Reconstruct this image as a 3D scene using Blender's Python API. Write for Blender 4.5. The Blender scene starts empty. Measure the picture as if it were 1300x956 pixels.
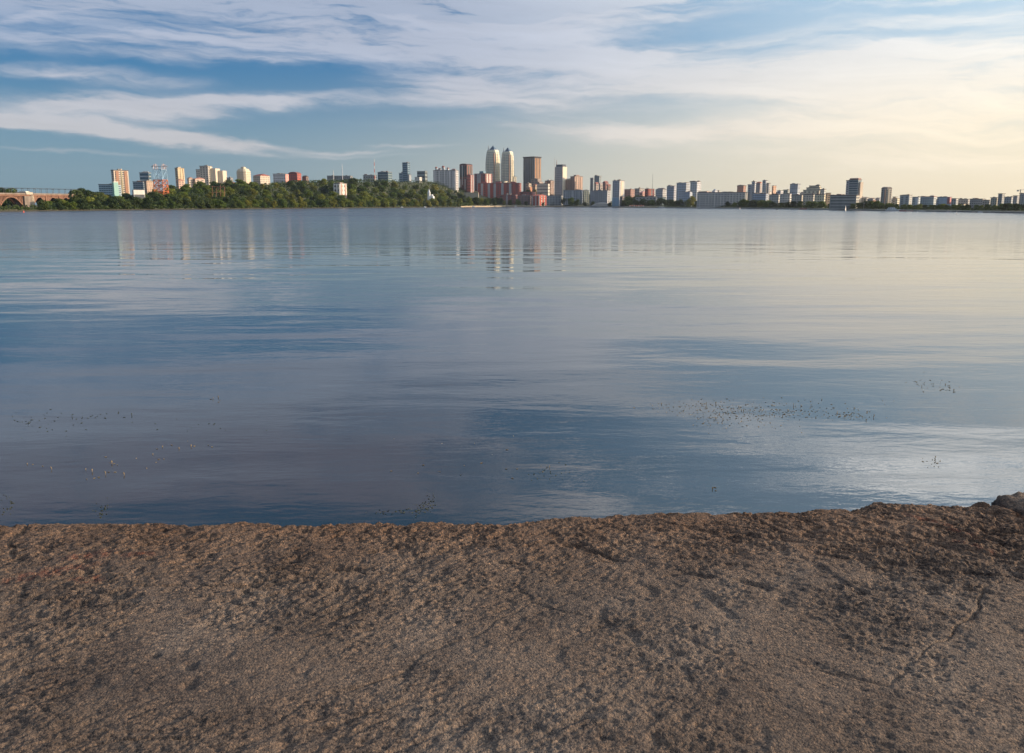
import bpy, math, random
import numpy as np
R = random.Random(7)
NP = np.random.RandomState(5)
PI = math.pi
scene = bpy.context.scene
COL = scene.collection

# ------------------------------------------------------------------ camera geometry (metres; x right, y away, z up, water at z = 0)
F = 1000.0
CX, CY = 650.0, 433.5
HZ = 258.7
PITCH = math.atan((CY - HZ) / F)
CAMZ = 5.0
SC, SS = math.cos(PITCH), math.sin(PITCH)
SLAB = 3.4
HAZE = .00009

def at(px, py, Y):
    u = (px - CX) / F; v = (CY - py) / F
    dz = Y * (v * SC - SS) / (SC + v * SS)
    return (u * (Y * SC - dz * SS), Y, CAMZ + dz)
def on_level(px, py, z):
    u = (px - CX) / F; v = (CY - py) / F
    dy = v * SS + SC; dzz = v * SC - SS
    k = (z - CAMZ) / dzz
    return (u * k, dy * k, z)
def dir_az_te(px, py):
    u = (px - CX) / F; v = (CY - py) / F
    x, y, z = u, v * SS + SC, v * SC - SS
    return math.atan2(x, y), z / math.hypot(x, y)
def lerp_tab(tab, x):
    if x <= tab[0][0]: return tab[0][1]
    for (a, b), (c, d) in zip(tab, tab[1:]):
        if x <= c:
            t = (x - a) / (c - a); t = t * t * (3 - 2 * t) if False else t
            return b + (d - b) * t
    return tab[-1][1]

# ------------------------------------------------------------------ materials
MATS = {}
def new_mat(name):
    m = bpy.data.materials.new(name); m.use_nodes = True
    return m, m.node_tree.nodes, m.node_tree.links, m.node_tree.nodes['Principled BSDF']
def wall_mat(col, rough=.85, var=.16, name='wall'):
    key = ('w', tuple(col), rough, var)
    if key in MATS: return MATS[key]
    m, n, l, b = new_mat(name + '_finish')
    tc = n.new('ShaderNodeTexCoord')
    mp = n.new('ShaderNodeMapping'); mp.inputs['Scale'].default_value = (.35, .35, .08)
    l.new(tc.outputs['Object'], mp.inputs[0])
    nz = n.new('ShaderNodeTexNoise'); nz.inputs['Scale'].default_value = 1.0; nz.inputs['Detail'].default_value = 5
    l.new(mp.outputs[0], nz.inputs['Vector'])
    rp = n.new('ShaderNodeValToRGB')
    rp.color_ramp.elements[0].position = .3; rp.color_ramp.elements[1].position = .7
    rp.color_ramp.elements[0].color = tuple(c * (1 - var) for c in col) + (1,)
    rp.color_ramp.elements[1].color = tuple(min(.85, c * (1 + var * .6)) for c in col) + (1,)
    l.new(nz.outputs['Fac'], rp.inputs[0]); l.new(rp.outputs[0], b.inputs['Base Color'])
    b.inputs['Roughness'].default_value = rough
    MATS[key] = m
    return m
def glass_mat(col=(.03, .045, .06), rough=.12, name='window_glass'):
    key = ('g', tuple(col), rough)
    if key in MATS: return MATS[key]
    m, n, l, b = new_mat(name)
    tc = n.new('ShaderNodeTexCoord')
    nz = n.new('ShaderNodeTexNoise'); nz.inputs['Scale'].default_value = .3
    l.new(tc.outputs['Object'], nz.inputs['Vector'])
    rp = n.new('ShaderNodeValToRGB')
    rp.color_ramp.elements[0].color = tuple(c * .6 for c in col) + (1,)
    rp.color_ramp.elements[1].color = tuple(c * 1.5 for c in col) + (1,)
    l.new(nz.outputs['Fac'], rp.inputs[0]); l.new(rp.outputs[0], b.inputs['Base Color'])
    b.inputs['Roughness'].default_value = rough
    MATS[key] = m
    return m

def foliage_mat(name, lo, mid, hi):
    m, n, l, b = new_mat(name)
    out = n['Material Output']
    tc = n.new('ShaderNodeTexCoord')
    oi = n.new('ShaderNodeObjectInfo')
    nz = n.new('ShaderNodeTexNoise'); nz.inputs['Scale'].default_value = .55; nz.inputs['Detail'].default_value = 3
    l.new(tc.outputs['Object'], nz.inputs['Vector'])
    ad = n.new('ShaderNodeMath'); ad.operation = 'MULTIPLY_ADD'; ad.inputs[1].default_value = .55
    l.new(oi.outputs['Random'], ad.inputs[0])
    m2 = n.new('ShaderNodeMath'); m2.operation = 'MULTIPLY'; m2.inputs[1].default_value = .55
    l.new(nz.outputs['Fac'], m2.inputs[0]); l.new(m2.outputs[0], ad.inputs[2])
    rp = n.new('ShaderNodeValToRGB')
    e = rp.color_ramp.elements
    e[0].position = .15; e[0].color = lo + (1,)
    e[1].position = .85; e[1].color = hi + (1,)
    k = e.new(.5); k.color = mid + (1,)
    l.new(ad.outputs[0], rp.inputs[0]); l.new(rp.outputs[0], b.inputs['Base Color'])
    b.inputs['Roughness'].default_value = .7
    b.inputs['Specular IOR Level'].default_value = .25
    tr = n.new('ShaderNodeBsdfTranslucent'); l.new(rp.outputs[0], tr.inputs['Color'])
    mx = n.new('ShaderNodeMixShader'); mx.inputs[0].default_value = .35
    l.new(b.outputs[0], mx.inputs[1]); l.new(tr.outputs[0], mx.inputs[2]); l.new(mx.outputs[0], out.inputs['Surface'])
    return m

# ------------------------------------------------------------------ mesh helpers
class MB:
    def __init__(s): s.v = []; s.f = []
    def box(s, x0, x1, y0, y1, z0, z1):
        i = len(s.v)
        s.v += [(x0,y0,z0),(x1,y0,z0),(x1,y1,z0),(x0,y1,z0),(x0,y0,z1),(x1,y0,z1),(x1,y1,z1),(x0,y1,z1)]
        s.f += [(i,i+3,i+2,i+1),(i+4,i+5,i+6,i+7),(i,i+1,i+5,i+4),(i+1,i+2,i+6,i+5),(i+2,i+3,i+7,i+6),(i+3,i,i+4,i+7)]
        return s
    def prism(s, poly, z0, z1, taper=1.0, apex=None):
        i = len(s.v); n = len(poly)
        cx = sum(p[0] for p in poly) / n; cy = sum(p[1] for p in poly) / n
        s.v += [(x, y, z0) for x, y in poly]
        s.v += [(cx + (x - cx) * taper, cy + (y - cy) * taper, z1) for x, y in poly]
        s.f.append(tuple(range(i + n - 1, i - 1, -1))); s.f.append(tuple(range(i + n, i + 2 * n)))
        for k in range(n):
            a, b = i + k, i + (k + 1) % n
            s.f.append((a, b, b + n, a + n))
        return s
    def loft(s, rings):
        # rings: list of lists of points with the same count
        i = len(s.v); n = len(rings[0])
        for r in rings: s.v += list(r)
        s.f.append(tuple(range(i + n - 1, i - 1, -1)))
        for k in range(len(rings) - 1):
            for j in range(n):
                a = i + k * n + j; b = i + k * n + (j + 1) % n
                s.f.append((a, b, b + n, a + n))
        t = i + (len(rings) - 1) * n
        s.f.append(tuple(range(t, t + n)))
        return s
    def tube(s, p, q, r0, r1=None, n=6):
        r1 = r0 if r1 is None else r1
        p = np.array(p, float); q = np.array(q, float); d = q - p; L = np.linalg.norm(d)
        if L < 1e-6: return s
        d /= L
        a = np.array((0, 0, 1.)) if abs(d[2]) < .9 else np.array((1., 0, 0))
        u = np.cross(d, a); u /= np.linalg.norm(u); w = np.cross(d, u)
        rings = []
        for c, r in ((p, r0), (q, r1)):
            rings.append([tuple(c + r * (math.cos(2*PI*k/n) * u + math.sin(2*PI*k/n) * w)) for k in range(n)])
        return s.loft([rings[0][::-1], rings[1][::-1]])
    def mesh(s, name, mat, smooth=False):
        me = bpy.data.meshes.new(name); me.from_pydata(s.v, [], s.f)
        me.validate(); me.update()
        if mat: me.materials.append(mat)
        if smooth:
            for p in me.polygons: p.use_smooth = True
        return me
    def build(s, name, mat, parent=None, smooth=False, loc=None):
        o = bpy.data.objects.new(name, s.mesh(name, mat, smooth)); COL.objects.link(o)
        if parent: o.parent = parent
        if loc: o.location = loc
        return o
def inst(name, mesh, parent, loc):
    o = bpy.data.objects.new(name, mesh); COL.objects.link(o); o.parent = parent; o.location = loc
    return o
def thing(name, label, cat, loc=(0, 0, 0), rz=0, group=None):
    o = bpy.data.objects.new(name, None); COL.objects.link(o); o.empty_display_size = .5
    o.location = loc; o.rotation_euler = (0, 0, rz); o['label'] = label; o['category'] = cat
    if group: o['group'] = group
    return o
def tag(o, label=None, cat=None, group=None, kind=None):
    if label: o['label'] = label
    if cat: o['category'] = cat
    if group: o['group'] = group
    if kind: o['kind'] = kind
    return o
def copy_tree(o, parent=None):
    c = o.copy(); COL.objects.link(c)
    if parent: c.parent = parent
    for ch in list(o.children): copy_tree(ch, c)
    return c

# ------------------------------------------------------------------ camera
cam = bpy.data.objects.new('camera', bpy.data.cameras.new('camera')); COL.objects.link(cam)
cam.location = (0, 0, CAMZ); cam.rotation_euler = (PI / 2 - PITCH, 0, 0)
cam.data.sensor_width = 36; cam.data.lens = 36 * F / 1300; cam.data.shift_y = -(478 - CY) / 1300
cam.data.clip_start = .05; cam.data.clip_end = 30000
scene.camera = cam

# ------------------------------------------------------------------ light
SUN_AZ, SUN_EL = 86.0, 13.0
sun = bpy.data.objects.new('sun', bpy.data.lights.new('sun', 'SUN')); COL.objects.link(sun)
sun.data.energy = 4.8; sun.data.angle = math.radians(.6); sun.data.color = (1, .74, .48)
sun.rotation_euler = (math.radians(90 - SUN_EL), 0, math.radians(180 - SUN_AZ))
sun.location = (60, 20, 40)

# ------------------------------------------------------------------ world: sky and clouds
world = bpy.data.worlds.new('World'); scene.world = world; world.use_nodes = True
wn, wl = world.node_tree.nodes, world.node_tree.links
bg = wn['Background']; STR = .1; bg.inputs['Strength'].default_value = STR
sky = wn.new('ShaderNodeTexSky'); sky.sky_type = 'NISHITA'; sky.sun_disc = False
sky.sun_elevation = math.radians(SUN_EL); sky.sun_rotation = math.radians(SUN_AZ)
sky.air_density = 1.0; sky.dust_density = 1.2; sky.ozone_density = 2.0; sky.altitude = 60
def M(op, *a, clamp=False):
    n = wn.new('ShaderNodeMath'); n.operation = op; n.use_clamp = clamp
    for i, x in enumerate(a):
        if isinstance(x, (int, float)): n.inputs[i].default_value = x
        else: wl.new(x, n.inputs[i])
    return n.outputs[0]
def comb(x, y, z=0.0):
    n = wn.new('ShaderNodeCombineXYZ')
    for i, v in enumerate((x, y, z)):
        if isinstance(v, (int, float)): n.inputs[i].default_value = v
        else: wl.new(v, n.inputs[i])
    return n.outputs[0]
def wnoise(vec, scale, detail, rough=.5, dist=0.0):
    n = wn.new('ShaderNodeTexNoise'); n.inputs['Scale'].default_value = scale; n.inputs['Detail'].default_value = detail
    n.inputs['Roughness'].default_value = rough; n.inputs['Distortion'].default_value = dist
    wl.new(vec, n.inputs['Vector']); return n.outputs['Fac']
def sstep(x, a, b):
    n = wn.new('ShaderNodeMapRange'); n.interpolation_type = 'SMOOTHSTEP'
    n.inputs['From Min'].default_value = a; n.inputs['From Max'].default_value = b
    wl.new(x, n.inputs['Value']); return n.outputs['Result']
def mixc(f, a, b):
    n = wn.new('ShaderNodeMix'); n.data_type = 'RGBA'
    if isinstance(f, (int, float)): n.inputs[0].default_value = f
    else: wl.new(f, n.inputs[0])
    for i, x in ((6, a), (7, b)):
        if isinstance(x, tuple): n.inputs[i].default_value = x + (1,)
        else: wl.new(x, n.inputs[i])
    return n.outputs[2]
tc = wn.new('ShaderNodeTexCoord'); sp = wn.new('ShaderNodeSeparateXYZ'); wl.new(tc.outputs['Generated'], sp.inputs[0])
X, Y, Z = sp.outputs
AZ = M('ARCTAN2', X, Y)
TE = M('DIVIDE', Z, M('MAXIMUM', M('SQRT', M('ADD', M('MULTIPLY', X, X), M('MULTIPLY', Y, Y))), .02))
TE = M('MAXIMUM', TE, 0.0)
def srgb(r, g, b): return tuple((c / 255 / 12.92 if c / 255 < .04045 else ((c / 255 + .055) / 1.055) ** 2.4) for c in (r, g, b))
def rad(r, g, b): return tuple(c / STR for c in srgb(r, g, b))
# warped coordinates: cirrus streams along the azimuth
wv = comb(M('MULTIPLY', AZ, 2.2), M('MULTIPLY', TE, 7.0), 3.1)
w1 = M('SUBTRACT', wnoise(wv, 1.6, 4, .55), .5)
w2 = M('SUBTRACT', wnoise(comb(M('MULTIPLY', AZ, 2.0), M('MULTIPLY', TE, 6.0), 9.7), 2.2, 5, .6), .5)
AW = M('ADD', AZ, M('MULTIPLY', w1, .22))
TW = M('ADD', TE, M('MULTIPLY', w2, .050))
# fibres: strongly stretched noise, slanted
fib = wnoise(comb(M('ADD', M('MULTIPLY', AW, 5.0), M('MULTIPLY', TW, 6.0)), M('ADD', M('MULTIPLY', TW, 42.0), M('MULTIPLY', AW, 3.0)), 1.0), 1.0, 8, .62)
fib2 = wnoise(comb(M('MULTIPLY', AW, 9.0), M('ADD', M('MULTIPLY', TW, 100.0), M('MULTIPLY', AW, -5.0)), 5.0), 1.0, 6, .6)
def blob(px, py, rx, ry, slope, amp):
    """a streak of cloud centred where the photo shows it, as a gaussian in azimuth / elevation"""
    a0, t0 = dir_az_te(px, py)
    da = M('SUBTRACT', AW, a0)
    dt = M('SUBTRACT', M('SUBTRACT', TW, t0), M('MULTIPLY', da, slope))
    a = M('MULTIPLY', da, F / rx); t = M('MULTIPLY', dt, F / ry)
    q = M('ADD', M('MULTIPLY', a, a), M('MULTIPLY', t, t))
    return M('MULTIPLY', M('EXPONENT', M('MULTIPLY', q, -1.0)), amp)
BLOBS = [
    (120, 60, 220, 15, .03, .58), (330, 44, 270, 17, -.03, .56), (540, 52, 250, 24, .0, .62), (50, 22, 90, 8, .25, .35), (250, 15, 200, 6, .04, .3), (430, 12, 160, 8, -.05, .35),
    (130, 100, 110, 7, -.02, .75), (300, 82, 110, 7, .03, .55), (170, 138, 130, 15, .04, .85), (330, 128, 190, 7, .05, .75),
    (120, 165, 170, 8, -.10, .85), (270, 178, 110, 6, -.08, .6), (25, 150, 60, 6, -.05, .6), (60, 188, 110, 3, -.02, .4),
    (440, 191, 60, 2.5, -.02, .5), (520, 188, 45, 2.5, -.02, .65), (380, 195, 180, 2.5, -.02, .25),
    (610, 100, 90, 20, .1, .5), (660, 125, 110, 16, -.1, .45), (740, 22, 240, 14, .03, .75), (740, 78, 200, 20, -.05, .7),
    (890, 58, 130, 8, .05, .55), (900, 110, 260, 26, .0, .65), (1060, 80, 200, 14, .05, .6), (1200, 110, 200, 40, .0, .8),
    (1180, 26, 130, 7, .06, .4), (1000, 160, 300, 12, .02, .5), (800, 165, 260, 10, -.04, .4), (1200, 190, 200, 30, .0, .5),
]
acc = None
for bl in BLOBS:
    g = blob(*bl); acc = g if acc is None else M('ADD', acc, g)
# fibres break the streaks up
tex = M('ADD', M('MULTIPLY', M('SUBTRACT', fib, .5), 2.7), M('MULTIPLY', M('SUBTRACT', fib2, .5), 1.5))
mask = M('MULTIPLY', acc, M('ADD', .95, tex), clamp=True)
mask = sstep(mask, .06, .95)
# clouds above what the photo frames (seen mirrored in the water) and behind the camera
hi_n = wnoise(comb(M('MULTIPLY', AZ, 3.2), M('ADD', M('MULTIPLY', TW, 11.0), M('MULTIPLY', AZ, 2.0)), 2.0), 1.0, 7, .55, .3)
def mirrored(px, py):
    a, t = dir_az_te(px, py); return a, -t
HIGH = [(120, 610, 330, 75, .0, .85), (330, 520, 360, 45, -.05, .85), (480, 620, 170, 45, .1, .6), (60, 500, 160, 40, .0, .6), (620, 490, 230, 22, .12, .75), (850, 512, 170, 15, .10, .9),
        (1270, 590, 200, 60, -.1, .8), (900, 668, 300, 22, .05, .6), (1180, 505, 200, 14, .0, .5), (740, 640, 90, 16, .2, .5), (1000, 445, 330, 20, .05, .6), (560, 560, 110, 18, .1, .5), (430, 590, 150, 12, .3, .6), (650, 566, 150, 9, .18, .55), (790, 592, 170, 8, .1, .5), (690, 610, 120, 7, .2, .45), (930, 560, 150, 8, .1, .45), (1090, 610, 120, 10, -.1, .5)]
hacc = None
for (hx, hy, hrx, hry, hsl, ham) in HIGH:
    a0, t0 = mirrored(hx, hy)
    da = M('SUBTRACT', AW, a0); dt = M('SUBTRACT', M('SUBTRACT', TW, t0), M('MULTIPLY', da, hsl))
    qa = M('MULTIPLY', da, F / hrx); qt = M('MULTIPLY', dt, F / hry)
    g = M('MULTIPLY', M('EXPONENT', M('MULTIPLY', M('ADD', M('MULTIPLY', qa, qa), M('MULTIPLY', qt, qt)), -1.0)), ham)
    hacc = g if hacc is None else M('ADD', hacc, g)
hi = M('MULTIPLY', sstep(M('MULTIPLY', hacc, M('ADD', .95, M('MULTIPLY', tex, 1.3))), .18, .85), sstep(TE, .12, .22))
high_sky = sstep(TE, .45, .8)
hi = M('MAXIMUM', hi, M('MULTIPLY', sstep(hi_n, .42, .6), high_sky))
side = M('MULTIPLY', sstep(hi_n, .45, .65), sstep(M('ABSOLUTE', AZ), .62, .9))
mask = M('MAXIMUM', mask, M('MULTIPLY', M('MAXIMUM', hi, side), .85))
mask = M('MULTIPLY', mask, .86, clamp=True)
# cos of the angle in plan between the direction and the sun
ds = M('COSINE', M('SUBTRACT', AZ, math.radians(SUN_AZ)))
warm = sstep(ds, -.12, .80)
warm_low = sstep(ds, -.42, .80)                       # 0 on the far side, 1 towards the sun
low = M('EXPONENT', M('MULTIPLY', TE, -9.0))
# clear air: the physical sky, pulled to deeper blue high up away from the sun
hs = wn.new('ShaderNodeHueSaturation'); hs.inputs['Saturation'].default_value = 1.15; hs.inputs['Value'].default_value = .62
wl.new(sky.outputs[0], hs.inputs['Color'])
clear = mixc(.84, hs.outputs[0], mixc(sstep(TE, 0.0, .20), mixc(warm_low, rad(122, 152, 166), rad(244, 226, 188)), mixc(warm, rad(30, 106, 156), rad(160, 198, 222))))
clear = mixc(M('MULTIPLY', sstep(TE, .18, .34), .85), clear, mixc(warm, rad(50, 88, 126), tuple(c * 1.4 for c in rad(140, 180, 214))))
veil = M('MULTIPLY', sstep(AZ, -.12, .45), M('MULTIPLY', M('SUBTRACT', 1.0, M('MULTIPLY', sstep(TE, .10, .24), .55)), M('ADD', .25, fib)), clamp=True)
cl_lo = mixc(warm, rad(190, 187, 188), rad(246, 230, 200))
cl_hi = mixc(warm, rad(168, 174, 189), rad(234, 230, 222))
cl_top = mixc(warm, rad(146, 138, 154), tuple(c * 2.8 for c in rad(255, 252, 246)))
cloudc = mixc(sstep(TE, .06, .19), cl_lo, cl_hi)
cloudc = mixc(sstep(TE, .22, .36), cloudc, cl_top)
tint = M('ADD', .80, M('MULTIPLY', fib, .40))
vm = wn.new('ShaderNodeVectorMath'); vm.operation = 'SCALE'; wl.new(cloudc, vm.inputs[0]); wl.new(tint, vm.inputs['Scale'])
c1 = mixc(M('MULTIPLY', veil, .65), clear, mixc(sstep(TE, .02, .20), mixc(warm, rad(206, 202, 192), rad(240, 222, 188)), mixc(warm, rad(188, 194, 204), rad(224, 220, 212))))
c1 = c1
c2 = mixc(mask, c1, vm.outputs[0])
wl.new(c2, bg.inputs['Color'])

# ------------------------------------------------------------------ shoreline and terrain
YS = [(-700, 330), (-300, 420), (0, 505), (100, 575), (200, 660), (300, 746), (450, 943), (580, 1163), (640, 1282), (700, 1250), (820, 1020), (940, 845), (1100, 575),
      (1180, 505), (1300, 406), (1500, 330), (2000, 250)]
HP = [(-700, 2), (0, 2), (60, 2), (110, 7), (160, 8), (200, 10), (240, 17), (300, 23), (370, 28), (430, 34), (500, 38), (550, 40), (580, 34), (605, 28), (650, 26), (700, 24), (740, 14),
      (775, 9), (830, 9), (860, 7), (900, 4), (1000, 3.2), (1300, 3), (2000, 3)]
TL = [(-700, 120), (100, 120), (300, 150), (500, 200), (600, 230), (700, 240), (800, 150), (2000, 120)]
def smooth(t): t = max(0, min(1, t)); return t * t * (3 - 2 * t)
def col_of(X, Y): return CX + F * X / max(Y, 1)
def ground_pt(px, t):
    h = lerp_tab(HP, px); T = lerp_tab(TL, px)
    if t < 0: return max(-3, t * .25)
    z = min(t * .35, 1.3)
    z += max(0, h - 1.3) * smooth((t - 4) / T)
    z += .5 * math.sin(px * .07) * smooth(t / 30) + .4 * math.sin(t * .05 + px * .03) * smooth(t / 40)
    return z
def ground_at(X, Y):
    px = col_of(X, Y); return ground_pt(px, Y - lerp_tab(YS, px))
def px_scale(px, Y): return Y / F                        # metres per photo pixel sideways at depth Y
def place(px, t):
    Y = lerp_tab(YS, px) + t; z = ground_pt(px, t)
    return ((px - CX) / F * Y, Y, z)

ts = [-40, -12, -4, 0, 1, 2.5, 4, 8, 14, 22, 32, 45, 60, 78, 98, 120, 145, 175, 210, 260, 330, 450, 650, 1000, 1600, 2400]
pxs = list(range(-700, 2001, 12))
v = []; f = []
for px in pxs:
    for t in ts: v.append(place(px, t))
nt = len(ts)
for i in range(len(pxs) - 1):
    for j in range(nt - 1):
        a = i * nt + j; f.append((a, a + nt, a + nt + 1, a + 1))
m, n, l, b = new_mat('grassy_earth')
tcn = n.new('ShaderNodeTexCoord'); nz = n.new('ShaderNodeTexNoise'); nz.inputs['Scale'].default_value = .03; nz.inputs['Detail'].default_value = 8
l.new(tcn.outputs['Object'], nz.inputs['Vector'])
rp = n.new('ShaderNodeValToRGB'); e = rp.color_ramp.elements
e[0].position = .35; e[0].color = (.035, .05, .018, 1); e[1].position = .7; e[1].color = (.12, .11, .06, 1)
l.new(nz.outputs['Fac'], rp.inputs[0]); l.new(rp.outputs[0], b.inputs['Base Color']); b.inputs['Roughness'].default_value = .95
EARTH = m
me = bpy.data.meshes.new('terrain'); me.from_pydata(v, [], f); me.materials.append(EARTH)
for p in me.polygons: p.use_smooth = True
ter = bpy.data.objects.new('terrain', me); COL.objects.link(ter)
tag(ter, 'far river bank rising from a low shore to a wooded ridge', kind='structure')

# ------------------------------------------------------------------ water
m, n, l, b = new_mat('river_water')
geo = n.new('ShaderNodeNewGeometry')
def nmap(scale, rot=0):
    a = n.new('ShaderNodeMapping'); a.inputs['Scale'].default_value = scale; a.inputs['Rotation'].default_value = (0, 0, rot)
    l.new(geo.outputs['Position'], a.inputs[0]); return a.outputs[0]
def nn(vec, sc, det, rough=.5, dist=0):
    a = n.new('ShaderNodeTexNoise'); a.inputs['Scale'].default_value = sc; a.inputs['Detail'].default_value = det
    a.inputs['Roughness'].default_value = rough; a.inputs['Distortion'].default_value = dist
    l.new(vec, a.inputs['Vector']); return a.outputs['Fac']
def nm(op, *aa, clamp=False):
    q = n.new('ShaderNodeMath'); q.operation = op; q.use_clamp = clamp
    for i, x in enumerate(aa):
        if isinstance(x, (int, float)): q.inputs[i].default_value = x
        else: l.new(x, q.inputs[i])
    return q.outputs[0]
def nsm(x, a, c, lo=0.0, hi=1.0):
    q = n.new('ShaderNodeMapRange'); q.interpolation_type = 'SMOOTHSTEP'
    q.inputs['From Min'].default_value = a; q.inputs['From Max'].default_value = c
    q.inputs['To Min'].default_value = lo; q.inputs['To Max'].default_value = hi
    l.new(x, q.inputs['Value']); return q.outputs['Result']
sx = n.new('ShaderNodeSeparateXYZ'); l.new(geo.outputs['Position'], sx.inputs[0])
swell = nn(nmap((.05, .16, 1), .08), 1, 2, .5, .3)            # long lazy swell
wav = nn(nmap((.20, .62, 1), -.10), 1, 3, .5, .4)             # metre-scale waves
rip = nn(nmap((1.1, 2.6, 1), .15), 1, 3, .5, .3)              # small ripples
ruf = nsm(nn(nmap((.010, .035, 1), .05), 1, 3), .42, .62)     # patches roughened by the breeze
far = nsm(sx.outputs['Y'], 25, 260)
h = nm('ADD', nm('MULTIPLY', swell, .105), nm('MULTIPLY', nm('MULTIPLY', wav, .016), nsm(sx.outputs['Y'], 50, 130, 1.0, 5.0)))
fine_r = nn(nmap((3.2, 8.0, 1), -.2), 1, 3, .55, .4)
near_r = nsm(sx.outputs['Y'], 60, 22)
h = nm('ADD', h, nm('MULTIPLY', nm('MULTIPLY', rip, .0050), nm('ADD', .45, ruf)))
h = nm('ADD', h, nm('MULTIPLY', nm('MULTIPLY', fine_r, .0016), near_r))
bp = n.new('ShaderNodeBump'); bp.inputs['Strength'].default_value = 1; bp.inputs['Distance'].default_value = 1.0
l.new(h, bp.inputs['Height']); l.new(bp.outputs[0], b.inputs['Normal'])
b.inputs['Base Color'].default_value = (.022, .034, .040, 1)
b.inputs['IOR'].default_value = 1.75
rr = nm('ADD', nm('MULTIPLY', far, .04), nm('MULTIPLY', ruf, .015))
wobble = nm('MULTIPLY', nm('SUBTRACT', nn(nmap((.006, .02, 1)), 1, 3), .5), 260)
rr = nm('ADD', rr, nsm(nm('ADD', sx.outputs['Y'], wobble), 110, 400, 0, .10))
rr = nm('ADD', rr, nsm(sx.outputs['Y'], 50, 125, 0, .11))
rr = nm('ADD', rr, .012)
l.new(rr, b.inputs['Roughness'])
WATER = m
wy = [0.5, 6, 20, 60, 200, 600, 1500, 4000]
v = []; f = []
wx = [-4000, -1000, -200, -40, 0, 40, 200, 1000, 4000]
for y in [-400] + wy:
    for x in wx: v.append((x, y, 0))
for j in range(len(wy)):
    for i in range(len(wx) - 1):
        a = j * len(wx) + i; f.append((a, a + 1, a + 1 + len(wx), a + len(wx)))
me = bpy.data.meshes.new('water'); me.from_pydata(v, [], f); me.materials.append(WATER)
wat = bpy.data.objects.new('water', me); COL.objects.link(wat)
tag(wat, 'calm wide river with soft ripples mirroring the evening clouds', kind='structure')

# ------------------------------------------------------------------ concrete embankment under the camera
EDGE = [(-60, 659), (0, 660), (90, 662), (180, 659), (260, 663), (300, 660), (420, 661), (520, 662), (600, 658), (700, 653), (780, 647), (870, 643), (1000, 640), (1080, 636), (1150, 634),
        (1230, 634), (1262, 641), (1300, 657), (1360, 672)]
edge_xy = [on_level(a, bb, SLAB)[:2] for a, bb in EDGE]
ex = np.array([p[0] for p in edge_xy]); ey = np.array([p[1] for p in edge_xy])
def vnoise(x, y, seed, tab=256):
    rs = np.random.RandomState(seed); T = rs.rand(tab, tab)
    xi = np.floor(x).astype(int); yi = np.floor(y).astype(int); fx = x - xi; fy = y - yi
    fx = fx * fx * (3 - 2 * fx); fy = fy * fy * (3 - 2 * fy)
    a = T[xi % tab, yi % tab]; bq = T[(xi + 1) % tab, yi % tab]; c = T[xi % tab, (yi + 1) % tab]; d = T[(xi + 1) % tab, (yi + 1) % tab]
    return (a * (1 - fx) + bq * fx) * (1 - fy) + (c * (1 - fx) + d * fx) * fy
def rot(x, y, a): return x * math.cos(a) - y * math.sin(a), x * math.sin(a) + y * math.cos(a)
NXF = 1150; NY = 430
xs = np.concatenate([np.linspace(-14, -3.3, 60)[:-1], np.linspace(-3.3, 3.3, NXF), np.linspace(3.3, 14, 60)[1:]])
tt = np.concatenate([np.linspace(0, .62, 16)[:-1], np.linspace(.62, 1, NY)])     # 0 behind the camera .. 1 at the edge
EY = np.interp(xs, ex, ey)
EY += (vnoise(xs * 3 + 50, xs * 0 + 3.3, 41) - .5) * .10 + (vnoise(xs * 11 + 50, xs * 0 + 7.3, 42) - .5) * .05 + (vnoise(xs * 38 + 500, xs * 0 + 1.3, 43) - .5) * .022
GX = np.repeat(xs[:, None], len(tt), 1)
Y0 = -1.8
GY = Y0 + (EY[:, None] - Y0) * tt[None, :]
dE = EY[:, None] - GY                                   # distance back from the edge
x_, y_ = GX, GY
def fbm(x, y, s, seed, octv=4, g=.5):
    out = 0; amp = 1; tot = 0
    for k in range(octv):
        rx, ry = rot(x, y, .5 * k + seed)
        out = out + amp * vnoise(rx * s + 37 + seed, ry * s + 91, seed * 7 + k); tot += amp; amp *= g; s *= 2.07
    return out / tot - .5
big = fbm(x_, y_, 1.1, 3, 3)
mid = fbm(x_, y_, 6.5, 5, 3)
# stones showing in the weathered face, drawn out along the old trowel direction, which swings across the slab
ang = np.where(x_ < 0, .75, .0) + np.clip((x_ + .4) / 2.4, -1, 1) * -.55
ux = x_ * np.cos(ang) + y_ * np.sin(ang); uy = -x_ * np.sin(ang) + y_ * np.cos(ang)
ang2 = .65 - 1.1 / (1 + np.exp(-(x_ - .3) * 2.2))
ux = x_ * math.cos(.55) + y_ * math.sin(.55); uy = -x_ * math.sin(.55) + y_ * math.cos(.55)
vx = x_ * math.cos(-.35) + y_ * math.sin(-.35); vy = x_ * math.sin(.35) + y_ * math.cos(.35)
wR = 1 / (1 + np.exp(-(x_ - .6) * 3.0))
sL = vnoise(ux * 20, uy * 46, 71) * .6 + vnoise(ux * 44, uy * 88, 72) * .4
sR = vnoise(vx * 18, vy * 48, 73) * .6 + vnoise(vx * 42, vy * 92, 74) * .4
st = sL * (1 - wR) + sR * wR - .5
fine = fbm(x_, y_, 62, 11, 2)
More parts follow.
